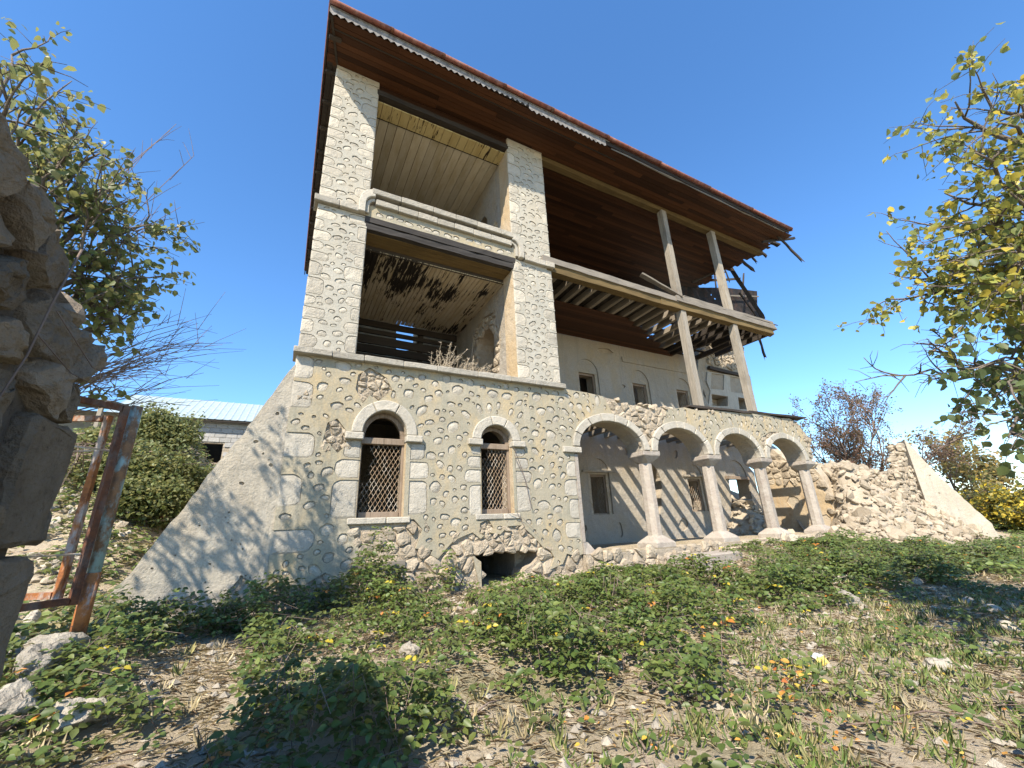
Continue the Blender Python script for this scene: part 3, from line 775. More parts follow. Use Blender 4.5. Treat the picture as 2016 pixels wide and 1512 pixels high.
# ceilings of the two loggias: boards running inwards
LY0, LY1 = 8.57, 12.0
mk('upper_loggia_floor', *box(PL-.44, PR+.04, 8.38, 12.4, 8.22, 8.36), 'darkwood', H)
mk('ceiling_trim', *box(PL-.44, PR-.01, 8.575, 8.61, 7.70, 8.21), 'darkwood', H)
x = PL-.55; k = 0
while x < PR+.02:
    wd = .118; v, f = beam((x+wd/2, LY0, 7.72), (x+wd/2, LY1+rs.uniform(-.05, .05), 7.72), wd-.013, .022, segs=2, jit=.002, rng=rs)
    mk('ceiling_board', v, f, 'ceil_low', H); x += wd
x = PL-.55
while x < PR+.02:
    wd = .235; v, f = beam((x+wd/2, 8.64, 11.93), (x+wd/2, LY1, 11.93), wd-.012, .022, segs=2, jit=.002, rng=rs)
    mk('ceiling_board', v, f, 'ceil_up', H)
    v, f = beam((x+wd/2, 8.16, 11.90), (x+wd/2, 8.615, 11.90), wd-.012, .022, segs=1, jit=.002, rng=rs)
    mk('ceiling_board', v, f, 'strip', H); x += wd
mk('ceiling_trim', *beam((PL-.5, 8.63, 11.905), (PR+.02, 8.63, 11.905), .03, .03), 'darkwood', H)
mk('lintel', *beam((PL-.03, 8.08, 12.02), (PR+.03, 8.08, 12.02), .15, .16, segs=12, jit=.006, rng=rs), 'darkwood', H)
mk('frieze_board', *beam((PL-.02, 8.10, 12.22), (PR+.02, 8.10, 12.22), .08, .22, segs=8, jit=.004, rng=rs), 'soffit', H)
# tower shell behind the piers
def wallbox(name, *b, mat='backwall'): return mk(name, *box(*b), mat, H)
wallbox('side_wall', XL+.003, PL-.45, 8.58, 17.0, .2, 12.3)
wallbox('loggia_floor', PL-.44, PR+.05, 8.10, 12.4, 4.52, 4.70, mat='mortar')
wallbox('inner_floor', XL+.5, XR-.05, 8.6, 12.38, 1.10, 1.25, mat='darkwood')
# loggia side wall with its broken arched doorway (faces left, x = PR)
SW = Frame((PR, 0, 0), (0, -1, 0), (0, 0, 1))              # u = -y, outward = -x
swo = [(-12.6, .3), (-8.575, .3), (-8.575, 12.3), (-12.6, 12.3)]
door_l = [(-10.6, 4.7), (-9.35, 4.7)]+arc(-9.975, 6.45, .625, .55, 0, math.pi, 10)
door_l[4:6] = [(-9.62, 6.85), (-9.7, 7.08)]
door_u = [(-10.4, 8.9), (-9.5, 8.9), (-9.5, 10.6), (-9.7, 10.85), (-10.2, 10.85), (-10.4, 10.6)]
sidewall = plate('loggia_side_wall', swo, [door_l, door_u], -.05, .55, SW, 'mortar', H, .35, .02, rs)
bare = [[(-9.35, 5.2), (-9.0, 5.4), (-8.95, 6.3), (-9.2, 7.2), (-9.9, 7.35), (-10.7, 7.2), (-10.9, 6.5), (-10.6, 5.0), (-10.6, 4.6), (-9.3, 4.6)],
        [(-8.9, 8.9), (-8.75, 9.4), (-8.8, 9.9), (-9.0, 10.15), (-9.25, 9.8), (-9.3, 9.2), (-9.1, 8.8)], [(-11.9, 5.5), (-11.3, 5.6), (-11.2, 6.6), (-11.7, 6.9)]]
plate('plaster', swo, [door_l, door_u]+bare, 0, .048, SW, 'backwall', sidewall, .3, .01, rs)
for k, b in enumerate(bare):
    for c in cells(ccw(b), .20, rs, 1.25, .03):
        cc = (sum(p[0] for p in c)/len(c), sum(p[1] for p in c)/len(c))
        if inpoly(cc, door_l): continue
        MB().add(chunk(ccw(c), SW, -.075, rs.uniform(-.035, -.01), .010, rs)).build('rubble_stone', 'ochre' if k == 1 else 'rubble', sidewall)
# dark laths and beams at the back of the lower loggia, with daylight between them
zr = lambda row: onY(800, row, 12.12).z
for k, (ra, rb) in enumerate(((612, 633), (643.5, 655), (660.5, 668), (673, 688), (691, 705), (708, 724), (727, 745))):
    za_, zb_ = zr(rb), zr(ra)
    mk('lath_beam', *beam((PL-.4, 12.12, (za_+zb_)/2+.02), (PR-.03, 12.12, (za_+zb_)/2-.02), .06, zb_-za_, segs=8, jit=.006, rng=rs), 'darkwood', H)
for xs_, t_ in ((1.25, .12), (3.3, .16)):
    mk('stud', *beam((xs_, 12.25, 4.7), (xs_+.03, 12.25, 7.72), .14, t_, (0, 1, 0), 6, .01, rng=rs), 'darkwood', H)
mk('leaning_board', *beam((1.9, 11.2, 4.72), (2.45, 12.05, 5.9), .26, .04, (0, -1, .4), 4, .01, rng=rs), 'joist', H)
mk('fallen_board', *beam((.75, 11.3, 6.15), (1.55, 11.85, 6.12), .30, .04, (0, 0, 1), 4, .01, rng=rs), 'joist', H)
mk('fallen_board', *beam((.75, 11.2, 5.75), (1.45, 11.8, 5.72), .26, .04, (0, 0, 1), 4, .01, rng=rs), 'joist', H)
# ground-floor room seen through the two grilles: a few ceiling joists
for k in range(6): mk('joist', *beam((.3, 8.9+k*.5, 4.40), (5.1, 8.9+k*.5, 4.40), .14, .18, segs=4, jit=.006, rng=rs), 'joist', H)
# back wall of the ground-floor tower room and the rear wall of the house
wallbox('room_wall', XL+.5, XR-.06, 12.4, 12.8, .3, 4.52)
rear = Frame((0, 17.0, 0), (1, 0, 0), (0, 0, 1))
plate('rear_wall', [(-.1, .2), (17.2, .2), (17.0, 7.0), (16.2, 9.0), (15.0, 12.0), (-.1, 12.3)], [[F(780, 690, 17), F(819, 690, 17), F(819, 622, 17), F(780, 622, 17)]], 0, .5, rear, 'mortar', H)
plate('rear_wall', [(17.2, .2), (25, .2), (24.6, 2.0), (23, 2.6), (21.5, 3.0), (20.2, 2.8), (19.2, 3.5), (18.2, 3.3), (17.6, 4.2), (17.2, 4.6)], [], 0, .5, Frame((0, 15.2, 0), (1, 0, 0), (0, 0, 1)), 'rubble', H, .25, .06, rs)
# cross wall between tower and gallery, gallery side (x = XR)
wallbox('cross_wall', PR+.62, XR-.004, 8.575, 11.19, 4.72, 12.3)
wallbox('cross_wall', PR+.62, XR+.20, 8.575, 11.19, .3, 4.52)

# ------------------------------------------------------------------ arcade: columns, arches, terrace
for i, cx in enumerate(COLX):
    cy = 8.26; zb = .875
    def octo(rr, z): return [(cx+rr*math.cos(rad(22.5+45*k)), cy+rr*math.sin(rad(22.5+45*k)), z) for k in range(8)]
    vs = octo(.188, 1.13)+octo(.180, 2.2)+octo(.176, 2.99); fs = [tuple(range(7, -1, -1)), tuple(range(16, 24))]
    for l in range(2):
        for k in range(8): fs.append((l*8+k, l*8+(k+1) % 8, (l+1)*8+(k+1) % 8, (l+1)*8+k))
    shaft = mk('column', vs, fs, 'column', H); bevel_mesh(shaft, .008, 1, 3, .007, 5)
    def sq(hw, z, ch=0.0): return [(cx-hw, cy-hw, z), (cx+hw, cy-hw, z), (cx+hw, cy+hw, z), (cx-hw, cy+hw, z)]
    # capital: square slab on an inverted pyramid with a pointed facet on each face
    vs = octo(.185, 2.97)+sq(.30, 3.15)+sq(.30, ASZ)
    fs = [tuple(range(7, -1, -1)), (12, 13, 14, 15)]
    for k in range(4): fs.append((8+k, 8+(k+1) % 4, 12+(k+1) % 4, 12+k))
    # octagon vertices at 22.5,67.5,...: pairs of corners
    corner = {0: (5-1, 4), 1: (7, 6)}
    ocs = [(4, 5), (6, 7), (0, 1), (2, 3)]                 # octagon vertices nearest to square corners (-,-),(+,-),(+,+),(-,+)
    ocs = []
    for qx, qy in ((-1, -1), (1, -1), (1, 1), (-1, 1)):
        a = math.degrees(math.atan2(qy, qx)) % 360; ocs.append((int(round((a-22.5-22.5) % 360/45)) % 8, int(round((a+22.5-22.5) % 360/45)) % 8))
    for k in range(4):
        a, b = ocs[k]; c_, d_ = ocs[(k+1) % 4]
        fs.append((a, b, 8+k)); fs.append((b, c_, 8+(k+1) % 4, 8+k))
    cap = mk('capital', vs, fs, 'column', shaft); bm = bmesh.new(); bm.from_mesh(cap.data); bmesh.ops.recalc_face_normals(bm, faces=bm.faces); bm.to_mesh(cap.data); bm.free()
    bevel_mesh(cap, .010, 1, 2, .008, 9)
    vs = octo(.20, 1.16)+sq(.33, 1.0)+sq(.335, zb)
    fs = [tuple(range(8)), (15, 14, 13, 12)]
    for k in range(4): fs.append((8+k, 12+k, 12+(k+1) % 4, 8+(k+1) % 4))
    for k in range(4):
        a, b = ocs[k]; c_, d_ = ocs[(k+1) % 4]
        fs.append((a, 8+k, b)); fs.append((b, 8+k, 8+(k+1) % 4, c_))
    base = mk('plinth', vs, fs, 'column', shaft); bm = bmesh.new(); bm.from_mesh(base.data); bmesh.ops.recalc_face_normals(bm, faces=bm.faces); bm.to_mesh(base.data); bm.free()
    bevel_mesh(base, .012, 1, 2, .009, 8)
# half column and impost against the tower
prism('impost', [(5.62, 3.11), (6.14, 3.11), (6.14, ASZ-.012), (5.62, ASZ-.012)], FR, -.55, .07, 'dressed', H, .014)
hc = MB().add(([(5.96, 8.0, 1.13), (6.05, 8.0, 1.13), (6.13, 8.1, 1.13), (6.13, 8.4, 1.13), (6.05, 8.5, 1.13), (5.96, 8.5, 1.13),
                (5.96, 8.0, 3.09), (6.05, 8.0, 3.09), (6.13, 8.1, 3.09), (6.13, 8.4, 3.09), (6.05, 8.5, 3.09), (5.96, 8.5, 3.09)],
               [(5, 4, 3, 2, 1, 0), (6, 7, 8, 9, 10, 11)]+[(k, (k+1) % 6, (k+1) % 6+6, k+6) for k in range(6)])).build('half_column', 'column', H)
MB().add(([(5.96, 7.93, .88), (6.30, 7.93, .88), (6.30, 8.55, .88), (5.96, 8.55, .88), (5.96, 7.96, 1.12), (6.10, 7.99, 1.12), (6.10, 8.50, 1.12), (5.96, 8.5, 1.12)],
          [(3, 2, 1, 0), (4, 5, 6, 7), (0, 1, 5, 4), (1, 2, 6, 5), (2, 3, 7, 6), (3, 0, 4, 7)])).build('plinth', 'column', hc)
for i, (c, r_) in enumerate(ARCH):
    ks = [0, 30, 58, 82, 100, 126, 152, 180]
    ks = [a+(R.uniform(-5, 5) if 0 < a < 180 else 0) for a in ks]
    for a, b in zip(ks, ks[1:]):
        ring_block('voussoir', c, ASZ, r_-.012, ARY-.012, .20+R.uniform(-.01, .012), rad(a+.5), rad(b-.5), -.12, .055+R.uniform(-.008, .008), 'dressed', facade, 4)
    # plastered underside of the arch
    pts = arc(c, ASZ, r_-.004, ARY-.004, 0, math.pi, 18); pu = arc(c, ASZ, r_+.03, ARY+.03, 0, math.pi, 18)
    v = []; f = []
    for (a, b), (a2, b2) in zip(pts, pu): v += [(a, 8.125, b), (a, 8.60, b), (a2, 8.60, b2), (a2, 8.125, b2)]
    for k in range(18):
        for j in range(4): f.append((k*4+j, k*4+(j+1) % 4, k*4+4+(j+1) % 4, k*4+4+j))
    mk('arch_soffit', v, f, 'backwall', facade, False)
# terrace: floor and rubble front
TF = Frame((0, 7.82, 0), (1, 0, 0), (0, 0, 1))
terr = mk('terrace', *box(5.97, 18.9, 7.87, 11.19, .1, .868), 'mortar', H)
plate('terrace_floor', [(5.98, 7.9), (19, 7.85), (19, 11.18), (5.98, 11.18)], [], 0, .01, Frame((0, 0, .882), (1, 0, 0), (0, 1, 0)), 'ground', terr, .2, .015)
for c in cells([(5.9, .3), (17.5, .25), (17.5, .86), (5.9, .86)], .21, rs, 1.35):
    MB().add(chunk(ccw(c), TF, -.07, rs.uniform(-.02, .03), .012, rs)).build('rubble_stone', 'rubble', terr)
for k in range(26):                                        # broken flagstones along the terrace edge
    x = 6.4+k*.43+R.uniform(-.1, .1)
    if min(abs(x-c) for c in COLX) < .42: continue
    MB().add(chunk(blob(x, 8.0, .21, .15, R.uniform(-.3, .3), 9, .2), Frame((0, 0, .88), (1, 0, 0), (0, 1, 0)), -.05, R.uniform(.01, .04), .008, R, .08)).build('flagstone', 'rubble', terr)
# loose stones along the broken top of the arcade wall
for k in range(46):
    x = R.uniform(7.25, 11.6); zt = 4.58-.08*math.exp(-((x-8.6)/.7)**2)
    place('loose_stone', R.choice(RR), (x, 8.03+R.uniform(0, .4), zt+R.uniform(-.03, .07)), R.uniform(.06, .13), parent=H)
for k in range(30):
    t_ = R.random(); x = 15.5+1.0*t_; zt = 4.75-1.35*t_**3
    place('loose_stone', R.choice(RR), (x, 8.06+R.uniform(0, .4), zt+R.uniform(-.08, .05)), R.uniform(.06, .13), parent=H)

# ------------------------------------------------------------------ gallery back wall
def bwin(x0, x1, z0, z1): return [(x0, z0), (x1, z0), (x1, z1), (x0, z1)]
lowin = [bwin(8.92, 9.58, 1.78, 3.07), bwin(13.6, 14.28, 1.78, 2.98)]
hole2 = [(11.35, 1.75), (11.75, 1.62), (11.95, 1.95), (12.0, 2.4), (12.1, 2.65), (12.12, 3.0), (11.98, 3.3), (11.75, 3.52), (11.5, 3.5), (11.3, 3.2), (11.26, 2.4)]
hole4 = [(15.75, 1.0), (16.4, .9), (17.05, 1.2), (17.2, 1.9), (17.25, 3.05), (15.98, 3.02), (15.9, 2.2), (15.7, 1.8)]
upwin = [bwin(8.87, 9.60, 5.2, 6.72), bwin(11.45, 12.15, 5.2, 6.62), bwin(13.86, 14.56, 5.2, 6.64)]
bwo = [(5.75, .6), (17.9, .6), (17.85, 1.9), (17.7, 2.6), (17.75, 3.3), (17.3, 3.7), (17.5, 4.4), (16.9, 4.9), (16.2, 5.3), (15.75, 5.9), (15.45, 6.6), (15.6, 7.1), (15.3, 7.7), (15.1, 8.28), (5.75, 8.30)]
bcore = plate('gallery_back_wall', bwo, lowin+[hole2, hole4]+upwin, -.03, .5, BW, 'mortar', H, .4, .02, rs)
# shallow round-headed panels over the windows are sunk into the render
def lun(x0, x1, z, r_): c = (x0+x1)/2; return [(x0-.0, z), (x1+.0, z)]+arc(c, z+.02, (x1-x0)/2, r_, 0, math.pi, 12)
luns = [lun(8.80, 9.70, 3.12, .46), lun(13.5, 14.4, 3.05, .48), lun(8.74, 9.73, 6.72, .52), lun(11.34, 12.27, 6.62, .54), lun(13.75, 14.68, 6.64, .5), lun(15.85, 17.2, 3.06, .72)]
surround = [bwin(8.80, 9.70, 1.78, 3.12), bwin(13.5, 14.4, 1.78, 3.06), bwin(8.74, 9.73, 5.1, 6.74), bwin(11.34, 12.27, 5.1, 6.64), bwin(13.75, 14.68, 5.1, 6.66)]
chips = [blob(x, z, rx, rz, 0, 12, .3, rs) for x, z, rx, rz in ((10.2, 7.75, .35, .10), (8.3, 1.35, .22, .16), (9.9, 1.3, .12, .2), (10.6, 3.9, .08, .1), (12.9, 1.35, .3, .2), (13.1, 3.9, .12, .16), (12.75, 7.5, .14, .1), (15.0, 2.0, .2, .4), (7.4, 2.2, .15, .1), (10.9, 6.4, .1, .07))]
bpl = plate('plaster', bwo, lowin+[hole2, hole4]+upwin+luns+surround+chips, .028, .055, BW, 'backwall', bcore, .22, .012, rs)
for l in luns: plate('sunk_panel', [p for p in l], [], -.018, .03, BW, 'backwall', bcore)
for (x0, x1, z) in ((8.55, 10.0, 3.13), (13.28, 14.6, 3.06)):
    mk('ledge', *box(x0, x1, 11.10, 11.19, z, z+.07), 'backwall', bcore)
mk('ledge', *box(11.0, 15.0, 11.13, 11.185, 7.42, 7.62), 'backwall', bcore)
mk('lintel', *rough_end_beam((15.75, 11.12, 3.06), (17.3, 11.12, 3.04), .12, .12, segs=5, rng=rs), 'frame', bcore)
for bw_ in lowin+upwin:
    x0, x1, z0, z1 = bw_[0][0], bw_[1][0], bw_[0][1], bw_[2][1]
    y = 11.30
    fo = MB().add(box(x0, x0+.05, y, y+.07, z0, z1)).add(box(x1-.05, x1, y, y+.07, z0, z1)).add(box(x0+.051, x1-.051, y, y+.07, z1-.07, z1)).add(box(x0+.051, x1-.051, y, y+.07, z0, z0+.05)).build('window', 'frame', H)
    if bw_ is not upwin[0]: grille(x0+.04, x1-.04, z0+.05, z1-.06, y+.03, .12, .17, .0048, 'wire').build('grille', 'wire', fo)
# dark rooms behind the gallery wall
wallbox('room_wall', 5.75, 15.5, 13.6, 13.9, .6, 8.05)
wallbox('timber_partition', 5.75, 15.3, 13.6, 13.75, 8.32, 12.3, mat='darkwood')
wallbox('room_wall', 14.9, 15.25, 11.75, 13.55, .6, 8.05)
wallbox('upper_floor', 5.75, 15.0, 11.75, 13.6, 4.45, 4.65, mat='mortar')
wallbox('upper_floor', 5.75, 14.2, 11.75, 13.6, 8.1, 8.3, mat='mortar')
# collapsed room behind the last arch: rubble slope inside
# right tower: what is left of its inner side wall (faces the arcade)
RW = Frame((18.35, 0, 0), (0, -1, 0), (0, 0, 1))
rwo = [(-11.2, .6), (-8.6, .6), (-8.65, 1.2), (-8.75, 2.0), (-8.95, 2.9), (-9.2, 3.45), (-9.9, 3.5), (-10.4, 4.1), (-11.0, 4.7), (-11.2, 5.2)]
rc = plate('tower_side_wall', rwo, [], -.03, .5, RW, 'rubble', H, .25, .06, rs)
plate('plaster', [(-11.18, .7), (-8.75, .7), (-8.8, 1.5), (-8.95, 2.2), (-9.1, 2.75), (-9.5, 2.9), (-10.2, 2.85), (-10.8, 3.0), (-11.18, 2.9)], [blob(-9.3, 1.2, .35, .25, 0, 12, .3, rs), blob(-10.2, 2.0, .2, .3, 0, 12, .3, rs)], 0, .05, RW, 'ochre', rc, .3, .02, rs)
for c in cells([(-11.2, 2.8), (-9.1, 2.7), (-8.7, 1.4), (-8.75, 2.0), (-8.95, 2.9), (-9.2, 3.4), (-9.9, 3.45), (-10.4, 4.05), (-11.0, 4.65), (-11.2, 5.1)], .24, rs, 1.3):
    MB().add(chunk(ccw(c), RW, -.07, rs.uniform(.0, .06), .012, rs)).build('rubble_stone', 'rubble', rc)
# the standing fragment with niches at the upper right
NWY = 13.0
NW = Frame((0, NWY, 0), (1, 0, 0), (0, 0, 1))
def Np(pts): return [F(px, py, NWY) for px, py in pts]
nwo = Np([(1378, 690), (1392, 655), (1418, 640), (1452, 640), (1466, 690), (1462, 720), (1478, 740), (1490, 806), (1480, 840), (1380, 840), (1390, 780), (1374, 730)])
n_top = Np([(1400, 735), (1425, 738), (1424, 768), (1398, 766)]); n_tr = Np([(1436, 741), (1458, 745), (1462, 775), (1438, 772)])
n_b1 = Np([(1400, 776), (1432, 781), (1432, 800), (1402, 800)]); n_b2 = Np([(1452, 782), (1472, 786), (1476, 806), (1455, 806)])
nicore = plate('niche_wall', nwo, [n_b1, n_b2], -.03, .6, NW, 'rubble', H, .3, .05, rs)
plate('plaster', Np([(1392, 732), (1462, 742), (1480, 800), (1482, 812), (1393, 806), (1398, 770), (1390, 750)]), [n_top, n_tr, n_b1, n_b2], .03, .06, NW, 'render_wall', nicore)
for c in cells(Np([(1384, 690), (1394, 660), (1420, 645), (1450, 645), (1462, 690), (1460, 728), (1395, 720)]), .26, rs, 1.4):
    MB().add(chunk(ccw(c), NW, -.07, rs.uniform(.0, .08), .02, rs)).build('rubble_stone', 'mortar', nicore)
pa, pb = F(1398, 772, NWY+.62), F(1480, 812, NWY+.62)
mk('niche_back', *box(pa[0]-.2, pb[0]+.2, NWY+.62, NWY+.7, pb[1]-.6, pa[1]+.3), 'mortar', nicore)
a_, b_ = F(1392, 725, NWY), F(1462, 742, NWY)
mk('niche_beam', *rough_end_beam((a_[0], NWY-.1, a_[1]), (b_[0], NWY-.1, b_[1]), .15, .16, segs=5, rng=rs), 'darkwood', nicore)

# ------------------------------------------------------------------ timber gallery
def px_beam(name, p, q, Y, wd, ht, mat, Y2=None, rough=True, up=(0, 0, 1), segs=6):
    a = onY(p[0], p[1], Y); b = onY(q[0], q[1], Y2 if Y2 else Y)
    v, f = rough_end_beam(a, b, wd, ht, up, segs, .012, rs) if rough else beam(a, b, wd, ht, up, segs, .006, 1, rs)
    return mk(name, v, f, mat, H)
# posts on the arcade wall, interrupted by the middle beam
for x in (10.80, 13.48):
    dx = .0
    mk('post', *beam((x+.11, 8.13, 4.70), (x+.11+.02, 8.13, 8.08), .22, .22, (0, 1, 0), 8, .006, rng=rs), 'greywood_up', H)
    mk('post', *beam((x+.13, 8.13, 8.58), (x+.13, 8.13, 12.14), .22, .22, (0, 1, 0), 8, .006, rng=rs), 'greywood_up', H)
mk('wall_plate', *rough_end_beam((10.3, 8.15, 4.70), (13.3, 8.1, 4.74), .34, .07, segs=6, rng=rs), 'darkwood', H)
mk('wall_plate', *rough_end_beam((13.2, 8.15, 4.78), (16.3, 8.05, 4.80), .34, .07, segs=6, rng=rs), 'darkwood', H)
# middle beam: yellow lower timber, grey upper timbers
mk('gallery_beam', *rough_end_beam((5.60, 8.12, 8.20), (10.0, 8.12, 8.17), .24, .23, segs=10, jit=.01, rng=rs), 'yellowwood', H)
mk('gallery_beam', *rough_end_beam((9.9, 8.10, 8.16), (16.0, 8.10, 8.22), .24, .23, segs=12, jit=.01, rng=rs), 'yellowwood', H)
mk('gallery_beam', *rough_end_beam((5.45, 8.06, 8.42), (10.9, 8.06, 8.36), .22, .19, segs=14, jit=.014, rng=rs), 'greywood', H)
mk('gallery_beam', *rough_end_beam((10.6, 8.04, 8.40), (16.05, 8.04, 8.40), .24, .20, segs=14, jit=.014, rng=rs), 'greywood', H)
mk('gallery_beam', *rough_end_beam((6.1, 8.25, 8.62), (11.2, 8.2, 8.52), .14, .16, segs=12, jit=.014, rng=rs), 'greywood', H)
mk('gallery_beam', *rough_end_beam((11.0, 8.0, 8.55), (16.0, 7.98, 8.56), .12, .09, segs=12, jit=.014, rng=rs), 'greywood', H)
px_beam('loose_board', (1262, 540), (1340, 585), 8.3, .18, .05, 'greywood', 7.95)
# joists of the gallery floor
x = 6.05; k = 0
while x < 15.9:
    burnt = x > 11.4
    yb_ = 11.15 if not (burnt and rs.random() < .3) else rs.uniform(9.6, 10.8)
    mk('joist', *beam((x, 8.24, 8.20), (x+rs.uniform(-.05, .05), yb_, 8.20), .12, .19, segs=5, jit=.008, rng=rs), 'darkwood' if burnt and rs.random() < .75 else 'joist', H)
    x += rs.uniform(.42, .56); k += 1
# brown ceiling boards still nailed below the joists (rear part), boards run along the gallery
y = 9.25
while y < 11.12:
    xe = 9.9+(y-9.25)*2.2+rs.uniform(-.3, .3)
    v, f = beam((5.76, y+.058, 8.085), (xe, y+.058, 8.085), .112, .02, segs=3, jit=.002, rng=rs); mk('ceiling_board', v, f, 'soffit', H); y += .118
y = 8.42
while y < 11.15:                                           # floor boards on top of the joists
    if rs.random() < .9:
        v, f = beam((5.76, y+.07, 8.31), (11.2+rs.uniform(-.8, .6), y+.07, 8.31), .135, .03, segs=3, jit=.003, rng=rs); mk('floor_board', v, f, 'darkwood', H)
    if rs.random() < .72:
        v, f = beam((11.9+rs.uniform(-.4, .4), y+.07, 8.31), (15.2+rs.uniform(-.8, .6), y+.07, 8.31), .125, .03, segs=3, jit=.006, rng=rs); mk('floor_board', v, f, 'darkwood', H)
    y += .142
# burnt fallen timbers in the right half of the gallery
for p, q, Y, Y2, wd in (((1360, 610), (1425, 655), 9.2, 9.0, .16), ((1352, 628), (1420, 640), 9.6, 9.2, .12), ((1230, 650), (1330, 615), 10.6, 8.8, .14), ((1300, 668), (1372, 640), 10.8, 8.9, .14), ((1330, 690), (1440, 645), 11.0, 8.8, .14), ((1345, 690), (1460, 648), 11.0, 8.6, .2)):
    px_beam('charred_beam', p, q, Y, wd, wd, 'darkwood', Y2)
# joists over the arcade walk: boards gone, their shadows stripe the wall behind
x = 6.2
while x < 17.0:
    if not 15.0 < x < 15.6:
        mk('joist', *beam((x, 8.5, 4.42), (x+rs.uniform(-.06, .06), 11.18, 4.42), .13, .17, segs=5, jit=.008, rng=rs), 'joist', H)
    x += rs.uniform(.48, .66)
y = 8.62
while y < 11.0:
    xe = 8.6+rs.uniform(-.5, .3)
    v, f = beam((5.76, y+.08, 4.53), (xe, y+.08, 4.53), .15, .03, segs=2, jit=.003, rng=rs); mk('floor_board', v, f, 'darkwood', H); y += .158

# ------------------------------------------------------------------ roof
ZS = 12.36                                                 # underside of the boarded eaves
EY, EX = 6.92, -.36
roof = MB()
def slab(a, b, c, d, t=.05):
    v = [Vector(p) for p in (a, b, c, d)]; n = (v[1]-v[0]).cross(v[3]-v[0]).normalized()
    vs = v+[p+n*t for p in v]; return vs, [(3, 2, 1, 0), (4, 5, 6, 7)]+[(i, (i+1) % 4, (i+1) % 4+4, i+4) for i in range(4)]
RZ = 12.55
roof.add(slab((EX-.04, EY-.03, RZ), (17.2, EY-.03, RZ), (16.2, 12.4, 14.6), (5.2, 12.4, 14.6)))
roof.add(slab((EX-.04, 17.9, RZ), (EX-.04, EY-.03, RZ), (5.2, 12.4, 14.6), (5.2, 12.41, 14.6)))
roof.add(slab((15.0, 17.9, RZ), (EX-.04, 17.9, RZ), (5.2, 12.4, 14.6), (15.6, 12.4, 14.6)))
rf = roof.build('roof', 'gutter', H)
# boarded soffit: boards along the front
y = EY+.03; k = 0
while y < 13.5:
    wd = .128 if y > 7.3 else .16
    inside = y > 8.0
    xs_ = (XR+.01) if inside else EX+.02
    segs_ = [xs_]; x = xs_+rs.uniform(1.5, 4.5)
    xe = 17.2-.04*(y-7)-abs(rs.gauss(0, .20))-max(0, y-11.3)*.7
    while x < xe-1.2: segs_.append(x); x += rs.uniform(2.6, 4.6)
    segs_.append(xe)
    for a, b in zip(segs_, segs_[1:]):
        v, f = beam((a+.003, y+wd/2, ZS+rs.uniform(-.004, .004)), (b-.004, y+wd/2, ZS+rs.uniform(-.004, .004)), wd-.008, .022, segs=2, jit=.002, rng=rs); mk('soffit_board', v, f, 'soffit', rf)
    y += wd; k += 1
# side eave boards along the left flank
for k in range(2):
    x = EX+.035+k*.135
    v, f = beam((x+.06, 8.02, ZS), (x+.06, 17.8, ZS), .125, .022, segs=6, jit=.003, rng=rs); mk('soffit_board', v, f, 'darkwood', rf)
mk('fascia', *beam((EX-.01, EY-.02, 12.46), (EX-.01, 17.9, 12.46), .03, .20, segs=10, jit=.006, rng=rs), 'darkwood', rf)
for k in range(12):
    mk('rafter_end', *beam((EX+.02, 7.4+k*.85, 12.30), (XL+.02, 7.4+k*.85, 12.33), .08, .07, segs=2, jit=.004, rng=rs), 'darkwood', rf)
mk('eave_lath', *beam((EX+.04, EY+.30, ZS-.022), (8.0, EY+.30, ZS-.022), .03, .02), 'darkwood', rf)
mk('corner_lath', *beam((EX+.03, EY+.05, ZS-.025), (XL-.01, 7.98, ZS-.025), .05, .02), 'darkwood', rf)
mk('fascia', *beam((EX, EY-.005, 12.44), (8.0, EY-.005, 12.44), .025, .16, segs=10, jit=.004, rng=rs), 'darkwood', rf)
mk('fascia', *beam((8.02, EY-.005, 12.44), (16.9, EY-.005, 12.42), .025, .14, segs=14, jit=.010, rng=rs), 'darkwood', rf)
mk('eave_lath', *beam((7.6, EY+.02, 12.33), (16.6, EY+.02, 12.33), .03, .035, segs=14, jit=.012, rng=rs), 'greywood', rf)
# saw-tooth zinc valance, in two lengths with a gap
EV = Frame((0, EY-.03, 0), (1, 0, 0), (0, 0, 1))
def valance(x0, x1, z0, z1, drop, par):
    n = int((x1-x0)/.15); top = [(x0, z0+.19), (x1, z1+.19)]; bot = []
    for i in range(n):
        t0 = x0+(x1-x0)*i/n; t1 = x0+(x1-x0)*(i+1)/n; zz = z0+(z1-z0)*i/n; d_ = drop*R.uniform(.75, 1.15)
        bot += [(t0, zz), ((t0+t1)/2, zz-d_)]
    bot.append((x1, z1))
    return plate('valance', bot+top[::-1], [], 0, .004, EV, 'zinc', par)
valance(EX-.02, 3.05, 12.34, 12.35, .085, rf); valance(3.06, 4.62, 12.36, 12.42, .085, rf); valance(4.66, 7.35, 12.30, 12.30, .08, rf)
mk('valance', *beam((EX-.02, EY-.035, 12.51), (7.5, EY-.035, 12.51), .012, .03), 'zinc', rf)
# half-round gutter in lengths, with joints
xg = EX-.05; gl = (1.35, 1.25, 1.7, 1.5, 2.0, 2.2, 2.4, 2.4, 2.55)
for k, l in enumerate(gl):
    xa, xb = xg, xg+l; sag = -.010*k if k > 4 else R.uniform(-.008, .008)
    z_ = 12.575+(-.02*(k-5) if k > 5 else 0)
    v, f = tube([(xa, EY-.10, z_+R.uniform(-.006, .006)), ((xa+xb)/2, EY-.10, z_-.006), (xb-.006, EY-.10, z_+R.uniform(-.006, .006))], .058, .058, 10)
    g = mk('gutter', v, f, 'gutter', rf, True)
    v, f = tube([(xb-.03, EY-.10, z_), (xb+.03, EY-.10, z_)], .066, .066, 10); mk('joint_collar', v, f, 'rustdark', g)
    xg = xb
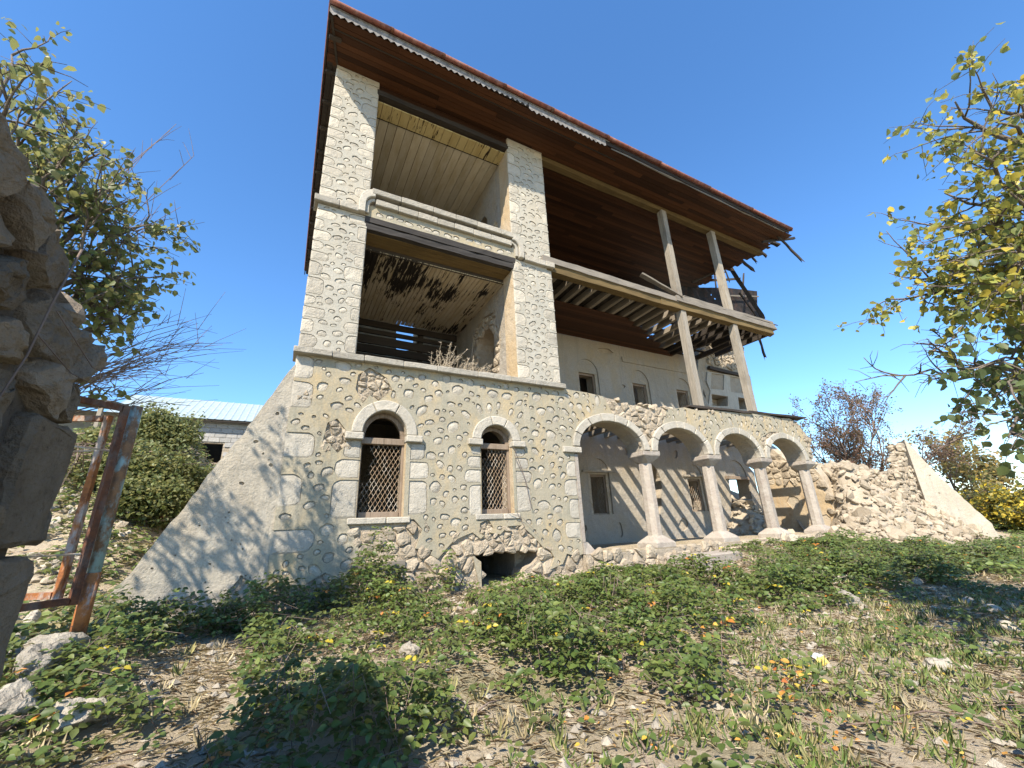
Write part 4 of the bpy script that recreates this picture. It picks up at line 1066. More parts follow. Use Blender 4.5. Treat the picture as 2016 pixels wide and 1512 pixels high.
# broken timbers at the right end of the roof
for p, q, Y, Y2, wd, ht in (((1534, 468), (1582, 517), 7.3, 7.1, .06, .09), ((1497, 494), (1513, 509), 8.4, 8.3, .08, .10), ((1480, 505), (1490, 517), 8.8, 8.8, .05, .08), ((1460, 513), (1486, 535), 9.1, 9.0, .08, .12),
                            ((1520, 474), (1562, 469), 7.5, 7.3, .08, .08), ((1520, 478), (1536, 484), 7.9, 7.8, .14, .10), ((1438, 527), (1504, 628), 10.0, 9.2, .13, .16), ((1395, 552), (1457, 549), 11.0, 11.0, .07, .10),
                            ((1462, 572), (1464, 538), 10.2, 10.3, .07, .05), ((1427, 530), (1437, 556), 10.8, 10.8, .05, .05), ((1408, 552), (1412, 585), 11.2, 11.2, .05, .05), ((1380, 548), (1420, 530), 10.6, 10.0, .08, .08),
                            ((1491, 655), (1507, 706), 8.5, 8.5, .05, .09), ((1488, 650), (1470, 668), 8.8, 8.8, .22, .02), ((1470, 596), (1502, 640), 9.4, 9.2, .05, .06), ((1500, 633), (1530, 640), 8.4, 8.3, .03, .04)):
    k_ = .45 if wd < .12 else .15
    px_beam('broken_rafter', (p[0]-(q[0]-p[0])*k_, p[1]-(q[1]-p[1])*k_), q, Y, wd, ht, 'darkwood', Y2)
# scorched roof sheet hanging behind the posts
BS = Frame((0, 10.9, 0), (1, 0, 0), (0, 0, 1))
def Bp(pts): return [F(px, py, 10.9) for px, py in pts]
plate('hanging_sheet', Bp([(1290, 556), (1330, 562), (1380, 566), (1430, 566), (1491, 573), (1490, 600), (1486, 628), (1478, 655), (1400, 650), (1330, 640), (1285, 610)]), [blob(*F(1400, 580, 10.9), .05, .07, 0, 7, .3, rs), blob(*F(1408, 588, 10.9), .06, .05, .5, 7, .3, rs), blob(*F(1372, 600, 10.9), .04, .04, 0, 7, .3, rs)], 0, .012, BS, 'roofblack', rf, .3, .12, rs)
px_beam('broken_rafter', (1425, 582), (1494, 584), 10.75, .05, .06, 'greywood')
plate('hanging_sheet', [F(px, py, 9.6) for px, py in ((1484, 612), (1500, 614), (1506, 640), (1490, 646))], [], 0, .012, Frame((0, 9.6, 0), (1, 0, 0), (0, 0, 1)), 'roofblack', rf)
# beam under the gallery soffit
mk('roof_beam', *rough_end_beam((XR+.01, 8.18, 12.245), (17.0, 8.18, 12.235), .20, .19, segs=14, jit=.008, rng=rs), 'yellowwood', H)

# ------------------------------------------------------------------ diagonal buttresses
def buttress(name, ox, dirx, par, top, run, gz, holes_n, mat, thick=.55, deg=42):
    a = rad(deg); u = Vector((dirx*math.cos(a), -math.sin(a), 0))
    if dirx < 0: fr = Frame((ox, 8.02, 0), tuple(-u), (0, 0, 1)); sx = -1
    else: fr = Frame((ox, 8.02, 0), tuple(u), (0, 0, 1)); sx = 1
    # outline in run coordinate
    o = [(0, gz-.6), (run+.35, gz-.6), (run+.12, gz+.25), (run*.93, gz+.42), (run*.75, gz+(top-gz)*.27), (run*.5, gz+(top-gz)*.515), (run*.25, gz+(top-gz)*.76), (.13, top-.16), (.05, top-.02), (0, top)]
    if dirx > 0: o = [(0, gz-.8), (2.1, gz-.8), (2.04, gz+.2), (1.97, gz+.72), (1.5, gz+1.5), (1.0, gz+2.35), (.5, gz+3.3), (.15, top-.2), (.03, top), (0, top)]
    rb = random.Random(3); o2 = []
    for (xa, za), (xb, zb_) in zip(o, o[1:]+o[:1]):
        o2.append((xa, za)); nn = int(math.hypot(xb-xa, zb_-za)/.12) if xa > .02 and zb_ > gz-.2 and xb < xa else 0
        for i in range(1, nn): o2.append((xa+(xb-xa)*i/nn+rb.gauss(0, .012), za+(zb_-za)*i/nn+rb.gauss(0, .018)))
    o = o2
    o = [(sx*x, z) for x, z in o]
    core = plate(name, o, [], -.03, thick, fr, 'mortar', par, .3, .02, rs)
    hs = []
    rg = random.Random(5)
    for k in range(holes_n):
        for _ in range(30):
            x = rg.uniform(.1, run*.9); z = rg.uniform(gz+.2, top-.4)
            if z < top-.25-(top-gz)*x/run: break
        else: continue
        r_ = rg.choice((.008, .010, .012, .012, .016, .030)); hs.append(blob(sx*x, z, r_*rg.uniform(.9, 1.3), r_, rg.uniform(0, 3), 8, .25, rg))
    for x, z, r_ in ((run*.2, gz+.35, .10), (run*.55, gz+.15, .14)): hs.append(blob(sx*x, z, r_*1.3, r_*.7, .5, 14, .35, rg))
    plate('render', o, hs, 0, .03, fr, mat, core, .16, .014, rs)
    return core
b1 = buttress('buttress', XL+.03, -1, H, 4.48, 1.93, .50, 24, 'render_wall', .55, 6)
b2 = buttress('buttress', 24.15, 1, None, 4.45, 2.0, .12, 10, 'render_wall')
tag(b2, 'sloping plastered buttress standing alone beyond the rubble heap', 'buttress')
rebase(H)

# ================================================================== RUBBLE HEAP of the fallen right tower
crest = [onY(px, py, 9.6) for px, py in ((1604, 930), (1620, 905), (1640, 893), (1662, 900), (1690, 922), (1712, 932), (1742, 918), (1765, 900), (1785, 905))]
cxs = [p.x for p in crest]; czs = [p.z for p in crest]
def heap(x, y):
    if x < cxs[0]-1.2 or x > cxs[-1]+1.5: c = 0
    else:
        c = float(np.interp(x, cxs, czs))-.85; c *= sm(cxs[0]-1.2, cxs[0]+.1, x)*(1-sm(cxs[-1]-.2, cxs[-1]+1.5, x))
    f = sm(6.6, 9.4, y)**.8*(1-sm(10.2, 13.5, y))
    a = c*f
    b = 2.3*math.exp(-((x-16.9)/1.5)**2-((y-13.0)/1.4)**2)+1.25*math.exp(-((x-16.3)/.9)**2-((y-10.9)/.9)**2)
    d = .75*math.exp(-((x-18)/1.8)**2-((y-7.6)/1.0)**2)+1.5*math.exp(-((x-18.7)/.75)**2-((y-8.35)/.65)**2)
    z = max(a, .0)+b+d
    return z+(.10*noise.noise(Vector((x*1.9, y*1.9, 5)))+.06*noise.noise(Vector((x*4.5, y*4.5, 2))))*min(1, z*1.5)
hx = np.arange(13.6, 27.2, .16); hy = np.arange(6.2, 15, .16)
def hz(x, y): return gh(x, y)-.12+heap(x, y)+(.30 if y > 8 and heap(x, y) > .05 else 0)*0
hv = [(x, y, hz(x, y)) for y in hy for x in hx]; n_ = len(hx)
hf = [(j*n_+i, j*n_+i+1, (j+1)*n_+i+1, (j+1)*n_+i) for j in range(len(hy)-1) for i in range(n_-1) if max(heap(hx[i], hy[j]), heap(hx[i+1], hy[j+1])) > .03]
tag(mk('rubble_earth', hv, hf, 'mortar', None, True), 'pale mortar and earth of the collapsed tower heap', 'rubble', kind='stuff')
rg = random.Random(77)
small = MB(); nbig = 0
low_rocks = [m for m in RR if len(m.vertices) < 60]
def rock_vf(me, loc, sc, rng):
    mt = Matrix.Translation(loc) @ Matrix.Rotation(rng.uniform(0, 6.3), 4, Vector((rng.gauss(0, 1), rng.gauss(0, 1), rng.gauss(0, 1))).normalized()) @ Matrix.Diagonal((sc*rng.uniform(.7, 1.4), sc*rng.uniform(.7, 1.3), sc*rng.uniform(.5, 1), 1))
    return [mt @ v.co for v in me.vertices], [tuple(p.vertices) for p in me.polygons]
tries = 0
while tries < 5200:
    tries += 1
    x, y = rg.uniform(14, 26), rg.uniform(6.3, 13.5)
    hh = heap(x, y)
    if hh < .12 or (y > 10.8 and x > 18.5) : continue
    if 17.7 < x < 18.4 and y > 8.7: continue
    if y > 8 and x < 16.2 and rg.random() < .4: continue
    big = nbig < 290 and rg.random() < .14
    sc = rg.uniform(.14, .30) if big else rg.choice((.05, .07, .09, .11, .14))*rg.uniform(.8, 1.2)
    loc = Vector((x, y, hz(x, y)+sc*.42))
    if big:
        nbig += 1
        tag(place('rubble_block', rg.choice(RR), loc, sc, (rg.uniform(0, 6), rg.uniform(0, 6), rg.uniform(0, 6)), None, rg), 'broken limestone block lying on the heap of the collapsed tower', 'rubble', 'limestone blocks on the collapsed tower heap')
    elif len(small.f) < 260000: small.add(rock_vf(rg.choice(low_rocks), loc, sc, rg))
tag(small.build('rubble_fragments', 'rubble', None), 'small limestone fragments covering the collapsed tower heap', 'rubble', kind='stuff')
# stub of coursed masonry against the right buttress
stub = empty('masonry_stub', (23.6, 8.4, .9)); tag(stub, 'stub of coursed stone wall standing against the lone sloping buttress', 'wall')
SF = Frame((0, 8.15, 0), (1, 0, 0), (0, 0, 1))
so = [(22.2, .6), (24.14, .6), (24.14, 4.3), (23.9, 4.05), (23.75, 3.7), (23.5, 3.6), (23.3, 3.2), (23.0, 3.05), (22.8, 2.5), (22.5, 2.2), (22.3, 1.6)]
sc_ = plate('wall_core', so, [], -.05, .3, SF, 'mortar', stub, .3, .05, rg)
for (xa, za), (xb, zb_) in zip(so[2:], so[3:]):
    for k in range(7):
        t_ = rg.random(); place('loose_stone', rg.choice(RR), (xa+(xb-xa)*t_-.05, 8.25+rg.uniform(-.05, .3), za+(zb_-za)*t_-.05), rg.uniform(.12, .22), None, stub, rg)
for c in cells(so, .20, rg, 1.3, .05):
    MB().add(chunk(ccw(c), SF, -.10, rg.uniform(.0, .10), .012, rg, .15)).build('stone', 'rubble', stub)
rebase(stub)

# ================================================================== LEFT BOUNDARY WALL, close to the camera
LW = Frame((-1.0, 0, 0), (0, 1, 0), (0, 0, 1))
wall = empty('boundary_wall', (-1.25, 1.5, .1)); tag(wall, 'tall rough stone boundary wall in shade beside the rusty gate', 'wall')
lo = [(-1.5, -.4), (2.84, -.4), (2.84, 2.66), (2.5, 2.70), (2.2, 2.62), (2.0, 2.74), (1.2, 2.78), (-1.5, 2.8)]
plate('wall_core', lo, [], -.07, .42, LW, 'wallmortar', wall, .14, .05, rg)
slabs_ = [(2.46, 2.92, 1.50, 2.06), (2.40, 2.90, .86, 1.47), (2.50, 2.91, .30, .84), (2.34, 2.90, -.4, .285)]
def roughen(o, cuts, a1, a2):
    bm = bmesh.new(); bm.from_mesh(o.data); bmesh.ops.subdivide_edges(bm, edges=list(bm.edges), cuts=cuts, use_grid_fill=True)
    for v in bm.verts:
        p = v.co*7; v.co += Vector((noise.noise(p), noise.noise(p+Vector((5, 1, 2))), noise.noise(p+Vector((1, 8, 3)))))*a1
        p = v.co*19; v.co += Vector((noise.noise(p), noise.noise(p+Vector((3, 1, 4)))*.5, noise.noise(p+Vector((9, 2, 6)))*.5))*a2
        p = v.co*47; v.co.x += noise.noise(p)*a2*.5
    bm.to_mesh(o.data); bm.free()
rgw = random.Random(12)
for a, b, c, d in slabs_:
    po = [(a+rg.uniform(-.03, .05), c), (b, c+rg.uniform(0, .03)), (b+rg.uniform(-.02, .02), (c+d)/2), (b, d), (a+rg.uniform(0, .06), d+rg.uniform(-.03, .02)), (a+rg.uniform(-.03, .04), (c+d)/2)]
    o = prism('block', po, LW, -.46, rg.uniform(-.02, .02), 'wallstone', wall, .02, 0, 0); roughen(o, 7, .018, .012)
for c in cells([(.9, -.3), (2.86, -.3), (2.90, 2.62), (2.3, 2.70), (.9, 2.80)], .215, rgw, 1.25):
    cc = (sum(p[0] for p in c)/len(c), sum(p[1] for p in c)/len(c))
    if any(a-.06 < cc[0] < b+.1 and x0-.02 < cc[1] < x1+.02 for a, b, x0, x1 in slabs_): continue
    o = MB().add(chunk(ccw(c), LW, -.16, rgw.uniform(-.035, .035), .012, rgw, .28)).build('stone', 'wallstone', wall); roughen(o, 3, .020, .016)
WS = [rock_mesh(300+i, 3, 'wallstone', .85, .35) for i in range(4)]
for y_, x_, z_, s_ in ((2.72, -1.16, 2.66, .13), (2.45, -1.12, 2.72, .12), (2.16, -1.12, 2.76, .14), (1.92, -1.12, 2.82, .15), (1.66, -1.14, 2.86, .16), (1.4, -1.15, 2.86, .16), (2.55, -1.34, 2.70, .14), (2.1, -1.36, 2.78, .15), (1.8, -1.4, 2.85, .15)):
    place('cap_stone', rg.choice(WS), (x_, y_, z_), s_, None, wall, rg)
rebase(wall)
# dead vine stem lying over the wall face
vine = MB()
vine.add(tube([(-.93, 2.25, 2.75), (-.94, 2.2, 2.45), (-.94, 2.16, 2.2), (-.93, 2.05, 1.95), (-.93, 1.9, 1.75)], .005, .003, 5))
vine.add(tube([(-.92, 2.2, 2.42), (-.9, 2.6, 2.32), (-.9, 3.0, 2.38), (-.88, 3.3, 2.55)], .003, .0015, 4))
vine.add(tube([(-.94, 2.18, 2.3), (-.93, 2.5, 2.25), (-.93, 2.8, 2.28)], .003, .002, 4))
tag(vine.build('dead_vine', 'twig', None, True), 'dead leafless vine stem hanging down the boundary wall', 'vine')

# ================================================================== RUSTY GATE
def gate_leaf(name, a, b, z0, z1, label, mat1, mat2, depth=.05):
    e = empty(name, (a[0], a[1], z0)); tag(e, label, 'gate')
    A, B = Vector((a[0], a[1], 0)), Vector((b[0], b[1], 0))
    up = Vector((0, 0, 1))
    for P, m in ((A, mat1), (B, mat1)): mk('stile', *beam(P+up*z0, P+up*z1, .062, depth, (B-A).cross(up), 6, .003), m, e)
    d = (B-A).normalized()
    for z, m in ((z0+.04, mat2), (z1-.03, mat2)): mk('rail', *beam(A+d*.044+up*z, B-d*.044+up*z, depth, .06, up, 5, .003), m, e)
    for z in (z0+.45, z0+1.45): mk('brace', *beam(A+d*.044+up*z, B-d*.044+up*z, .014, .014, up, 4, .004), 'wire', e)
    rebase(e); return e
gp = empty('gate_post', (-1.58, 5.9, .6)); tag(gp, 'upright pipe gate post with chipped turquoise paint and rusty base', 'gate post')
mk('pipe', *tube([(-1.58, 5.9, 1.25), (-1.58, 5.9, 2.55), (-1.58, 5.9, 2.95)], .055, .055, 12), 'bluepaint', gp, True)
mk('pipe_foot', *tube([(-1.58, 5.9, .5), (-1.58, 5.9, 1.25)], .062, .062, 12), 'rust', gp, True)
rebase(gp)
gate_leaf('gate_leaf', (-1.84, 6.05), (-2.75, 6.35), 1.02, 2.86, 'open rusty gate leaf of angle iron with flaking pale paint', 'rust', 'rust')
gate_leaf('gate_leaf', (-1.645, 5.80), (-2.4, 5.05), .98, 2.92, 'dark rusted gate leaf hung from the turquoise post', 'rustdark', 'rustdark')

# ================================================================== ROCKS on the ground
def rock_at(px, py, s, label, mesh=None, group=None, sink=.3, rot=None, scale=None):
    p = onG(px, py); sc = scale if scale else s
    o = place('rock', mesh or rg.choice(RK), (p.x, p.y, gh(p.x, p.y)+s*(.5-sink)), sc, rot or (rg.uniform(-.3, .3), rg.uniform(-.3, .3), rg.uniform(0, 6)), None, rg)
    tag(o, label, 'rock', group); return o
NR = [rock_mesh(400+i, 4, 'rock', .8, .6) for i in range(5)]
rock_at(1716, 1098, .30, 'squarish white limestone block at the foot of the rubble heap', NR[0], None, .2, (0.1, .1, .4), (.32, .28, .30))
rock_at(1664, 1190, .22, 'rounded pale rock among brambles left of a smaller white stone', NR[1], None, .3, None, (.26, .20, .19))
rock_at(1855, 1322, .13, 'pale oval rock lying on bare earth in the sparse grass', NR[2], None, .3, (0, .1, .6), (.19, .12, .10))
rock_at(805, 1297, .12, 'grey fist-shaped rock at the edge of the straw-covered bare patch', NR[3], None, .2, None, (.12, .10, .13))
rock_at(150, 1440, .26, 'sunlit pitted limestone rock in the dark hollow below the boundary wall', NR[4], None, .2, (0.2, 0, .5), (.17, .15, .16))
rock_at(20, 1425, .30, 'dark shaded boulder at the foot of the boundary wall', NR[1], None, .2, (0, .3, 2), (.18, .16, .2))
for px, py, s_ in ((100, 1305, .20), (170, 1285, .15), (60, 1330, .20), (215, 1300, .12), (120, 1235, .14), (65, 1230, .15), (100, 1200, .12), (140, 1190, .10), (30, 1270, .16), (185, 1215, .12), (40, 1300, .13), (140, 1320, .12), (90, 1262, .11), (150, 1250, .10)):
    rock_at(px, py, s_, 'pale limestone rock in the stony bank under the rusty gate', rg.choice(NR), 'rocks in the bank under the gate')
wd = mk('driftwood_stump', *rough_end_beam(onG(190, 1255)+Vector((0, 0, .0)), onG(225, 1215)+Vector((.05, 0, .22)), .22, .16, segs=5, jit=.04), 'darkwood'); tag(wd, 'dark splintered wood stump leaning beside the gate post foot', 'stump')
for px, py, s_ in ((1690, 1140, .14), (1760, 1145, .10), (1640, 1150, .10), (1810, 1150, .12), (1910, 1190, .13), (1870, 1185, .09), (1740, 1195, .08), (1700, 1202, .09), (1460, 1200, .06), (1235, 1085, .12), (1190, 1205, .07), (970, 1195, .12), (900, 1200, .1), (940, 1210, .09), (1045, 1155, .16), (1350, 1200, .06),
                  (1180, 1412, .06), (1160, 1500, .05), (1800, 1352, .05), (1950, 1205, .13), (1660, 1145, .16), (1770, 1048, .2), (1600, 1062, .2), (1560, 1068, .25), (1740, 1040, .2), (1810, 1042, .16), (690, 1230, .08), (600, 1245, .07), (780, 1225, .07), (830, 1330, .05), (1990, 1240, .12), (420, 1275, .08), (1120, 1405, .04), (560, 1300, .05), (1450, 1060, .14), (1490, 1050, .14)):
    rock_at(px, py, s_, 'small pale limestone rock half sunk among the brambles and earth', rg.choice(RK), 'small loose rocks on the ground')
# step slabs before the arcade
st = empty('stone_steps', (8.8, 7.0, .4)); tag(st, 'low limestone step slabs in front of the first arcade columns', 'steps')
def slabp(name, pts, zt, zb_, par, mat='column'):
    o = prism(name, pts, Frame((0, 0, 0), (1, 0, 0), (0, 1, 0)), zb_, zt, mat, par, .03, 2, .012); return o
slabp('step', [(7.95, 6.86), (9.95, 7.0), (9.9, 7.62), (7.9, 7.5)], .74, .25, st)
slabp('step', [(9.9, 7.25), (11.4, 7.35), (11.35, 7.8), (9.95, 7.7)], .62, .2, st)
slabp('step', [(10.6, 6.9), (12.6, 7.05), (12.55, 7.45), (10.55, 7.3)], .55, .2, st)
rebase(st)

# ================================================================== TREES
def Tp(px, py, h):
    d = ray(px, py); return CAM+d*(h/math.hypot(d.x, d.y))
def limb_tree(name, base, fork, targets, rng, label, leaf_s, cols, sec=6, ter=4, nleaf=9, bare=(), r0=.09, sec_l=(.45, 1.0), ter_l=(.2, .5), out_from=.45):
    e = empty(name, base); tag(e, label, 'tree'); mb = MB(); pos = []; ax = []; nr = []; sz = []; cl = []
    base, fork = Vector(base), Vector(fork)
    mb.add(tube([base+Vector((0, 0, -.2)), base.lerp(fork, .35)+Vector((.05, .03, 0)), base.lerp(fork, .7)+Vector((-.04, .05, 0)), fork], r0*1.35, r0, 10))
    for ti, T in enumerate(targets):
        T = Vector(T); n = 9; L = (T-fork).length; pts = [fork.copy()]
        for i in range(1, n+1):
            k = i/n; p = fork.lerp(T, k)+Vector((rng.gauss(0, 1), rng.gauss(0, 1), rng.gauss(0, 1)))*.05*L*math.sin(k*math.pi)*.8+Vector((0, 0, .10*L*math.sin(k*math.pi)))
            pts.append(p)
        mb.add(tube(pts, r0*.55, .008, 6))
        leafy = ti not in bare
        for s_ in range(sec):
            t = rng.uniform(out_from, 1)*n; j = min(int(t), n-1); p = pts[j].lerp(pts[j+1], t-j); d = (pts[j+1]-pts[j]).normalized()
            sd = (d*rng.uniform(.3, 1)+Vector((rng.gauss(0, .6), rng.gauss(0, .6), rng.gauss(.05, .5)))).normalized(); L2 = rng.uniform(*sec_l)
            q = [p]
            for i in range(5): sd = (sd+Vector((rng.gauss(0, .18), rng.gauss(0, .18), rng.gauss(-.02, .18)))).normalized(); q.append(q[-1]+sd*L2/5)
            mb.add(tube(q, .011, .004, 4))
            for tt in range(ter):
                t2 = rng.uniform(.2, 1)*5; j2 = min(int(t2), 4); p2 = q[j2].lerp(q[j2+1], t2-j2)
                d2 = (sd+Vector((rng.gauss(0, .8), rng.gauss(0, .8), rng.gauss(0, .7)))).normalized(); L3 = rng.uniform(*ter_l)
                q3 = [p2, p2+d2*L3*.5+Vector((0, 0, rng.uniform(-.02, .02))), p2+d2*L3+Vector((rng.gauss(0, .03), rng.gauss(0, .03), -.04))]
                mb.add(tube(q3, .005, .0022, 3))
                if leafy and rng.random() < .92:
                    for k in range(rng.randint(int(nleaf*.5), nleaf)):
                        u = rng.random()*2; jj = min(int(u), 1); pp = q3[jj].lerp(q3[jj+1], u-jj)
                        pos.append(pp+Vector((rng.gauss(0, 1), rng.gauss(0, 1), rng.gauss(0, 1)))*.035); ax.append((rng.gauss(0, .8), rng.gauss(0, .8), rng.gauss(-.75, .5)))
                        nr.append((rng.gauss(0, 1), rng.gauss(0, 1), rng.gauss(.5, .8))); sz.append(leaf_s*rng.uniform(.6, 1.2)); c = rng.choice(cols); qv = rng.uniform(.75, 1.25); cl.append([x*qv for x in c])
    mb.build('trunk', 'bark', e, True)
    leaves_mesh('crown', pos, ax, nr, sz, cl, 'leaf', e, .95)
    rebase(e); return e
GREEN = [(.10, .13, .035), (.13, .16, .05), (.17, .19, .07), (.075, .10, .03), (.24, .22, .08)]
GOLD = [(.15, .18, .045), (.22, .24, .05), (.30, .29, .055), (.40, .34, .05), (.46, .36, .045), (.12, .15, .04)]
rt = random.Random(5)
tl = [Tp(*a) for a in ((60, 230, 5.2), (20, 200, 4.8), (150, 270, 5.6), (200, 300, 5.8), (250, 360, 5.9), (290, 440, 6.0), (300, 520, 6.0), (230, 480, 5.6), (150, 400, 5.4), (120, 330, 5.2), (200, 420, 5.2), (260, 600, 5.9), (230, 640, 5.8), (-60, 250, 5.0), (-120, 330, 5.2), (-80, 120, 5.2), (-200, 200, 5.4), (-160, 480, 5.2), (180, 520, 5.6), (270, 545, 5.8))]+[Vector(v) for v in ((-3.6, 5.5, 5.8), (-3.0, 6.0, 4.9), (-4.4, 5.6, 5.2), (-3.2, 5.2, 6.6), (-3.9, 6.2, 5.0), (-4.9, 5.3, 6.0))]
base_l = (-3.1, 4.9, gh(-3.1, 4.9))
limb_tree('leafy_tree', base_l, (-2.75, 5.05, 2.6), tl, rt, 'leafy green tree rising behind the boundary wall', .078, GREEN, 8, 5, 6, (), .10, (.3, .75), (.12, .4), .5)
# bare brushwood under it
bt = [Tp(*a) for a in ((395, 655, 6.0), (330, 690, 5.9), (380, 640, 6.1), (270, 740, 5.9), (300, 760, 6.0), (230, 760, 5.8), (400, 720, 6.2), (330, 260, 6.2), (350, 430, 6.2), (250, 700, 5.7))]
bs = empty('leafless_brush', (-2.7, 5.4, 1.0)); tag(bs, 'tangle of dark leafless twigs between the boundary wall and gate', 'bush')
mbb = MB()
for T in bt:
    for k in range(4):
        a = Vector((-2.6, 5.3, 2.2)); T2 = T+Vector((rt.gauss(0, .15), rt.gauss(0, .2), rt.gauss(0, .15))); m1 = a.lerp(T2, .5)+Vector((0, 0, .25))+Vector((rt.gauss(0, .1), rt.gauss(0, .1), rt.gauss(0, .1)))
        q = [a, a.lerp(m1, .5)+Vector((0, 0, .08)), m1, m1.lerp(T2, .5)+Vector((0, 0, .06)), T2]; mbb.add(tube(q, .009, .0025, 4))
        for z in range(5):
            p = q[2].lerp(q[4], rt.random()); d = (T2-a).normalized()+Vector((rt.gauss(0, .5), rt.gauss(0, .5), rt.gauss(0, .4))); mbb.add(tube([p, p+d*rt.uniform(.1, .25), p+d*rt.uniform(.25, .4)+Vector((0, 0, -.03))], .004, .0018, 3))
mbb.add(tube([(-2.7, 5.4, .7), (-2.62, 5.32, 1.5), (-2.6, 5.3, 2.25)], .03, .014, 6))
mbb.build('twigs', 'twig', bs); rebase(bs)
tr = [Tp(*a) for a in ((1780, 590, 6.6), (1800, 560, 6.4), (1830, 440, 6.6), (1860, 380, 6.5), (1880, 200, 6.6), (1930, 170, 6.4), (1920, 300, 6.3), (1960, 240, 6.2), (1900, 520, 6.2), (1950, 600, 6.0), (1880, 610, 6.3), (1990, 480, 6.0), (1990, 380, 6.0), (1850, 520, 6.5), (1930, 440, 6.2), (2010, 640, 5.8), (2060, 250, 6.2), (2100, 420, 6.0), (2120, 600, 6.0), (2080, 120, 6.6), (2180, 300, 6.4), (2200, 520, 6.4), (1985, 560, 5.6), (2010, 200, 6.0))]
base_r = (9.2, -.4, gh(9.2, -.4))
limb_tree('autumn_tree', base_r, (8.6, .1, 3.3), tr, rt, 'tree with green and yellow autumn leaves reaching over the grass', .082, GOLD, 8, 5, 7, (), .13, (.3, .8), (.12, .4), .5)
tr2 = [Tp(*a) for a in ((1900, 720, 6.0), (1960, 710, 5.8), (1990, 760, 5.6), (1985, 860, 5.4), (2030, 820, 5.4), (2080, 760, 5.4), (1760, 740, 6.4), (1830, 690, 6.3))]
limb_tree('autumn_tree', (8.9, .9, gh(8.9, .9)), (8.3, 1.0, 2.4), tr2, rt, 'slender tree with dark green drooping leaves and long bare twigs', .085, [(.05, .08, .03), (.07, .10, .035), (.10, .13, .04)], 7, 4, 5, (6, 7), .05, (.25, .6), (.12, .35), .55)

def back_tree(name, label, az, h, stems, cfg, leaf_n, leaf_s, cols, spread=.12, mat='leaf', bark='twig', cat='tree', group=None):
    x, y = h*math.sin(rad(az)), h*math.cos(rad(az)); cfg = dict(cfg); cfg['stems'] = stems
    e = leaf_tree(name, (x, y, gh(x, y)), cfg, rt, leaf_n, leaf_s, cols, mat, bark, .4, spread); tag(e, label, cat, group); return e
BARE = dict(levels=3, kids=[14, 8, 5], wander=.11, lift=[.02, .03, .04], angle=(.3, .8), ratio=(.24, .36), step=.5, start=.3, rr=1.0)
back_tree('bare_tree', 'large bare tree with purplish brown twigs behind the rubble heap', 67.4, 31, [((.055*(k-4)+rt.gauss(0, .03), rt.gauss(0, .2), 1), 7.0-.13*(k-4)**2+rt.uniform(-.3, .3), .06) for k in range(9)], BARE, 2, .10, [(.12, .06, .05), (.16, .08, .05)], .1)
LEAFY = dict(levels=2, kids=[9, 7], wander=.10, lift=[.02, .03, .0], angle=(.4, .9), ratio=(.3, .55), step=.4, start=.25, rr=.9)
OCH = [(.22, .18, .07), (.28, .20, .07), (.16, .15, .07), (.35, .24, .07), (.11, .12, .05)]
back_tree('thin_tree', 'thin tree with sparse ochre leaves behind the lone buttress', 74.2, 34, [((0, 0, 1), 4.9, .07), ((.2, 0, 1), 4.0, .05)], LEAFY, 12, .20, OCH, .22)
back_tree('thin_tree', 'low straggling ochre tree beside the yellow shrubs', 76.2, 36, [((.1, 0, 1), 3.4, .05), ((-.3, 0, 1), 3.2, .05), ((.4, 0, .9), 2.8, .05)], LEAFY, 12, .17, OCH, .2)
YEL = [(.50, .36, .03), (.58, .42, .04), (.40, .32, .04), (.14, .15, .04), (.30, .26, .04)]
SHR = dict(levels=2, kids=[6, 5], wander=.16, lift=[.0, .0, -.02], angle=(.4, 1.0), ratio=(.35, .6), step=.3, start=.2, rr=.8)
def shrub(az, h, ht, label, cols, n=12, ls=.12, k=7, group=None, name='shrub'):
    return back_tree(name, label, az, h, [((rt.gauss(0, .5), rt.gauss(0, .5), 1), ht*rt.uniform(.7, 1.1), .03) for i in range(k)], SHR, n, ls, cols, .16, 'leaf', 'twig', 'shrub', group)
DKG = [(.06, .085, .03), (.08, .10, .04), (.10, .12, .045), (.14, .14, .06)]
for az, h, ht in ((75.9, 33, 1.5), (76.8, 32, 1.6), (77.7, 32, 1.6), (79.0, 31, 1.7), (80.4, 31, 1.7)): shrub(az, h, ht, 'bright yellow autumn shrub beyond the lone buttress', YEL+DKG[:2], 9, .16, 8, 'yellow shrubs')
for az, h, ht in ((60.5, 50, 1.6), (64, 52, 1.7), (71.5, 50, 1.6), (73.5, 46, 1.5), (75.2, 44, 1.5), (77.0, 42, 1.4), (78.6, 42, 1.5), (80.5, 44, 1.5), (83, 44, 1.6), (87, 44, 1.7)):
    shrub(az, h, ht, 'dull green bush on the far side of the field', DKG+OCH[:2], 13, .26, 8, 'far bushes')

# ================================================================== LEFT BACKGROUND: shed, bushes, debris
sh = empty('block_shed', (-4.0, 21.5, 4.5)); tag(sh, 'white concrete block shed with pale blue sheet metal roof', 'shed')
SY = 21.0
zt0 = F(300, 822, SY)[1]; zb0 = F(300, 905, SY)[1]-.6
xl, xr = F(225, 850, SY)[0], F(520, 830, SY)[0]
ow = [F(386, 856, SY), F(442, 862, SY), F(430, 892, SY), F(386, 884, SY)]
wx0, wx1 = ow[0][0], ow[1][0]; wz0, wz1 = zb0+.55, zb0+1.35
SHF = Frame((0, SY, 0), (1, 0, 0), (0, 0, 1))
zb1 = zb0-.4; ztop = zt0+.05
plate('wall', [(xl, zb1), (xr, zb1), (xr, ztop), (xl, ztop)], [[(wx0, wz0), (wx1, wz0), (wx1, wz1), (wx0, wz1)]], -.012, .2, SHF, 'mortar', sh)
bme = None; z = zb1; row = 0
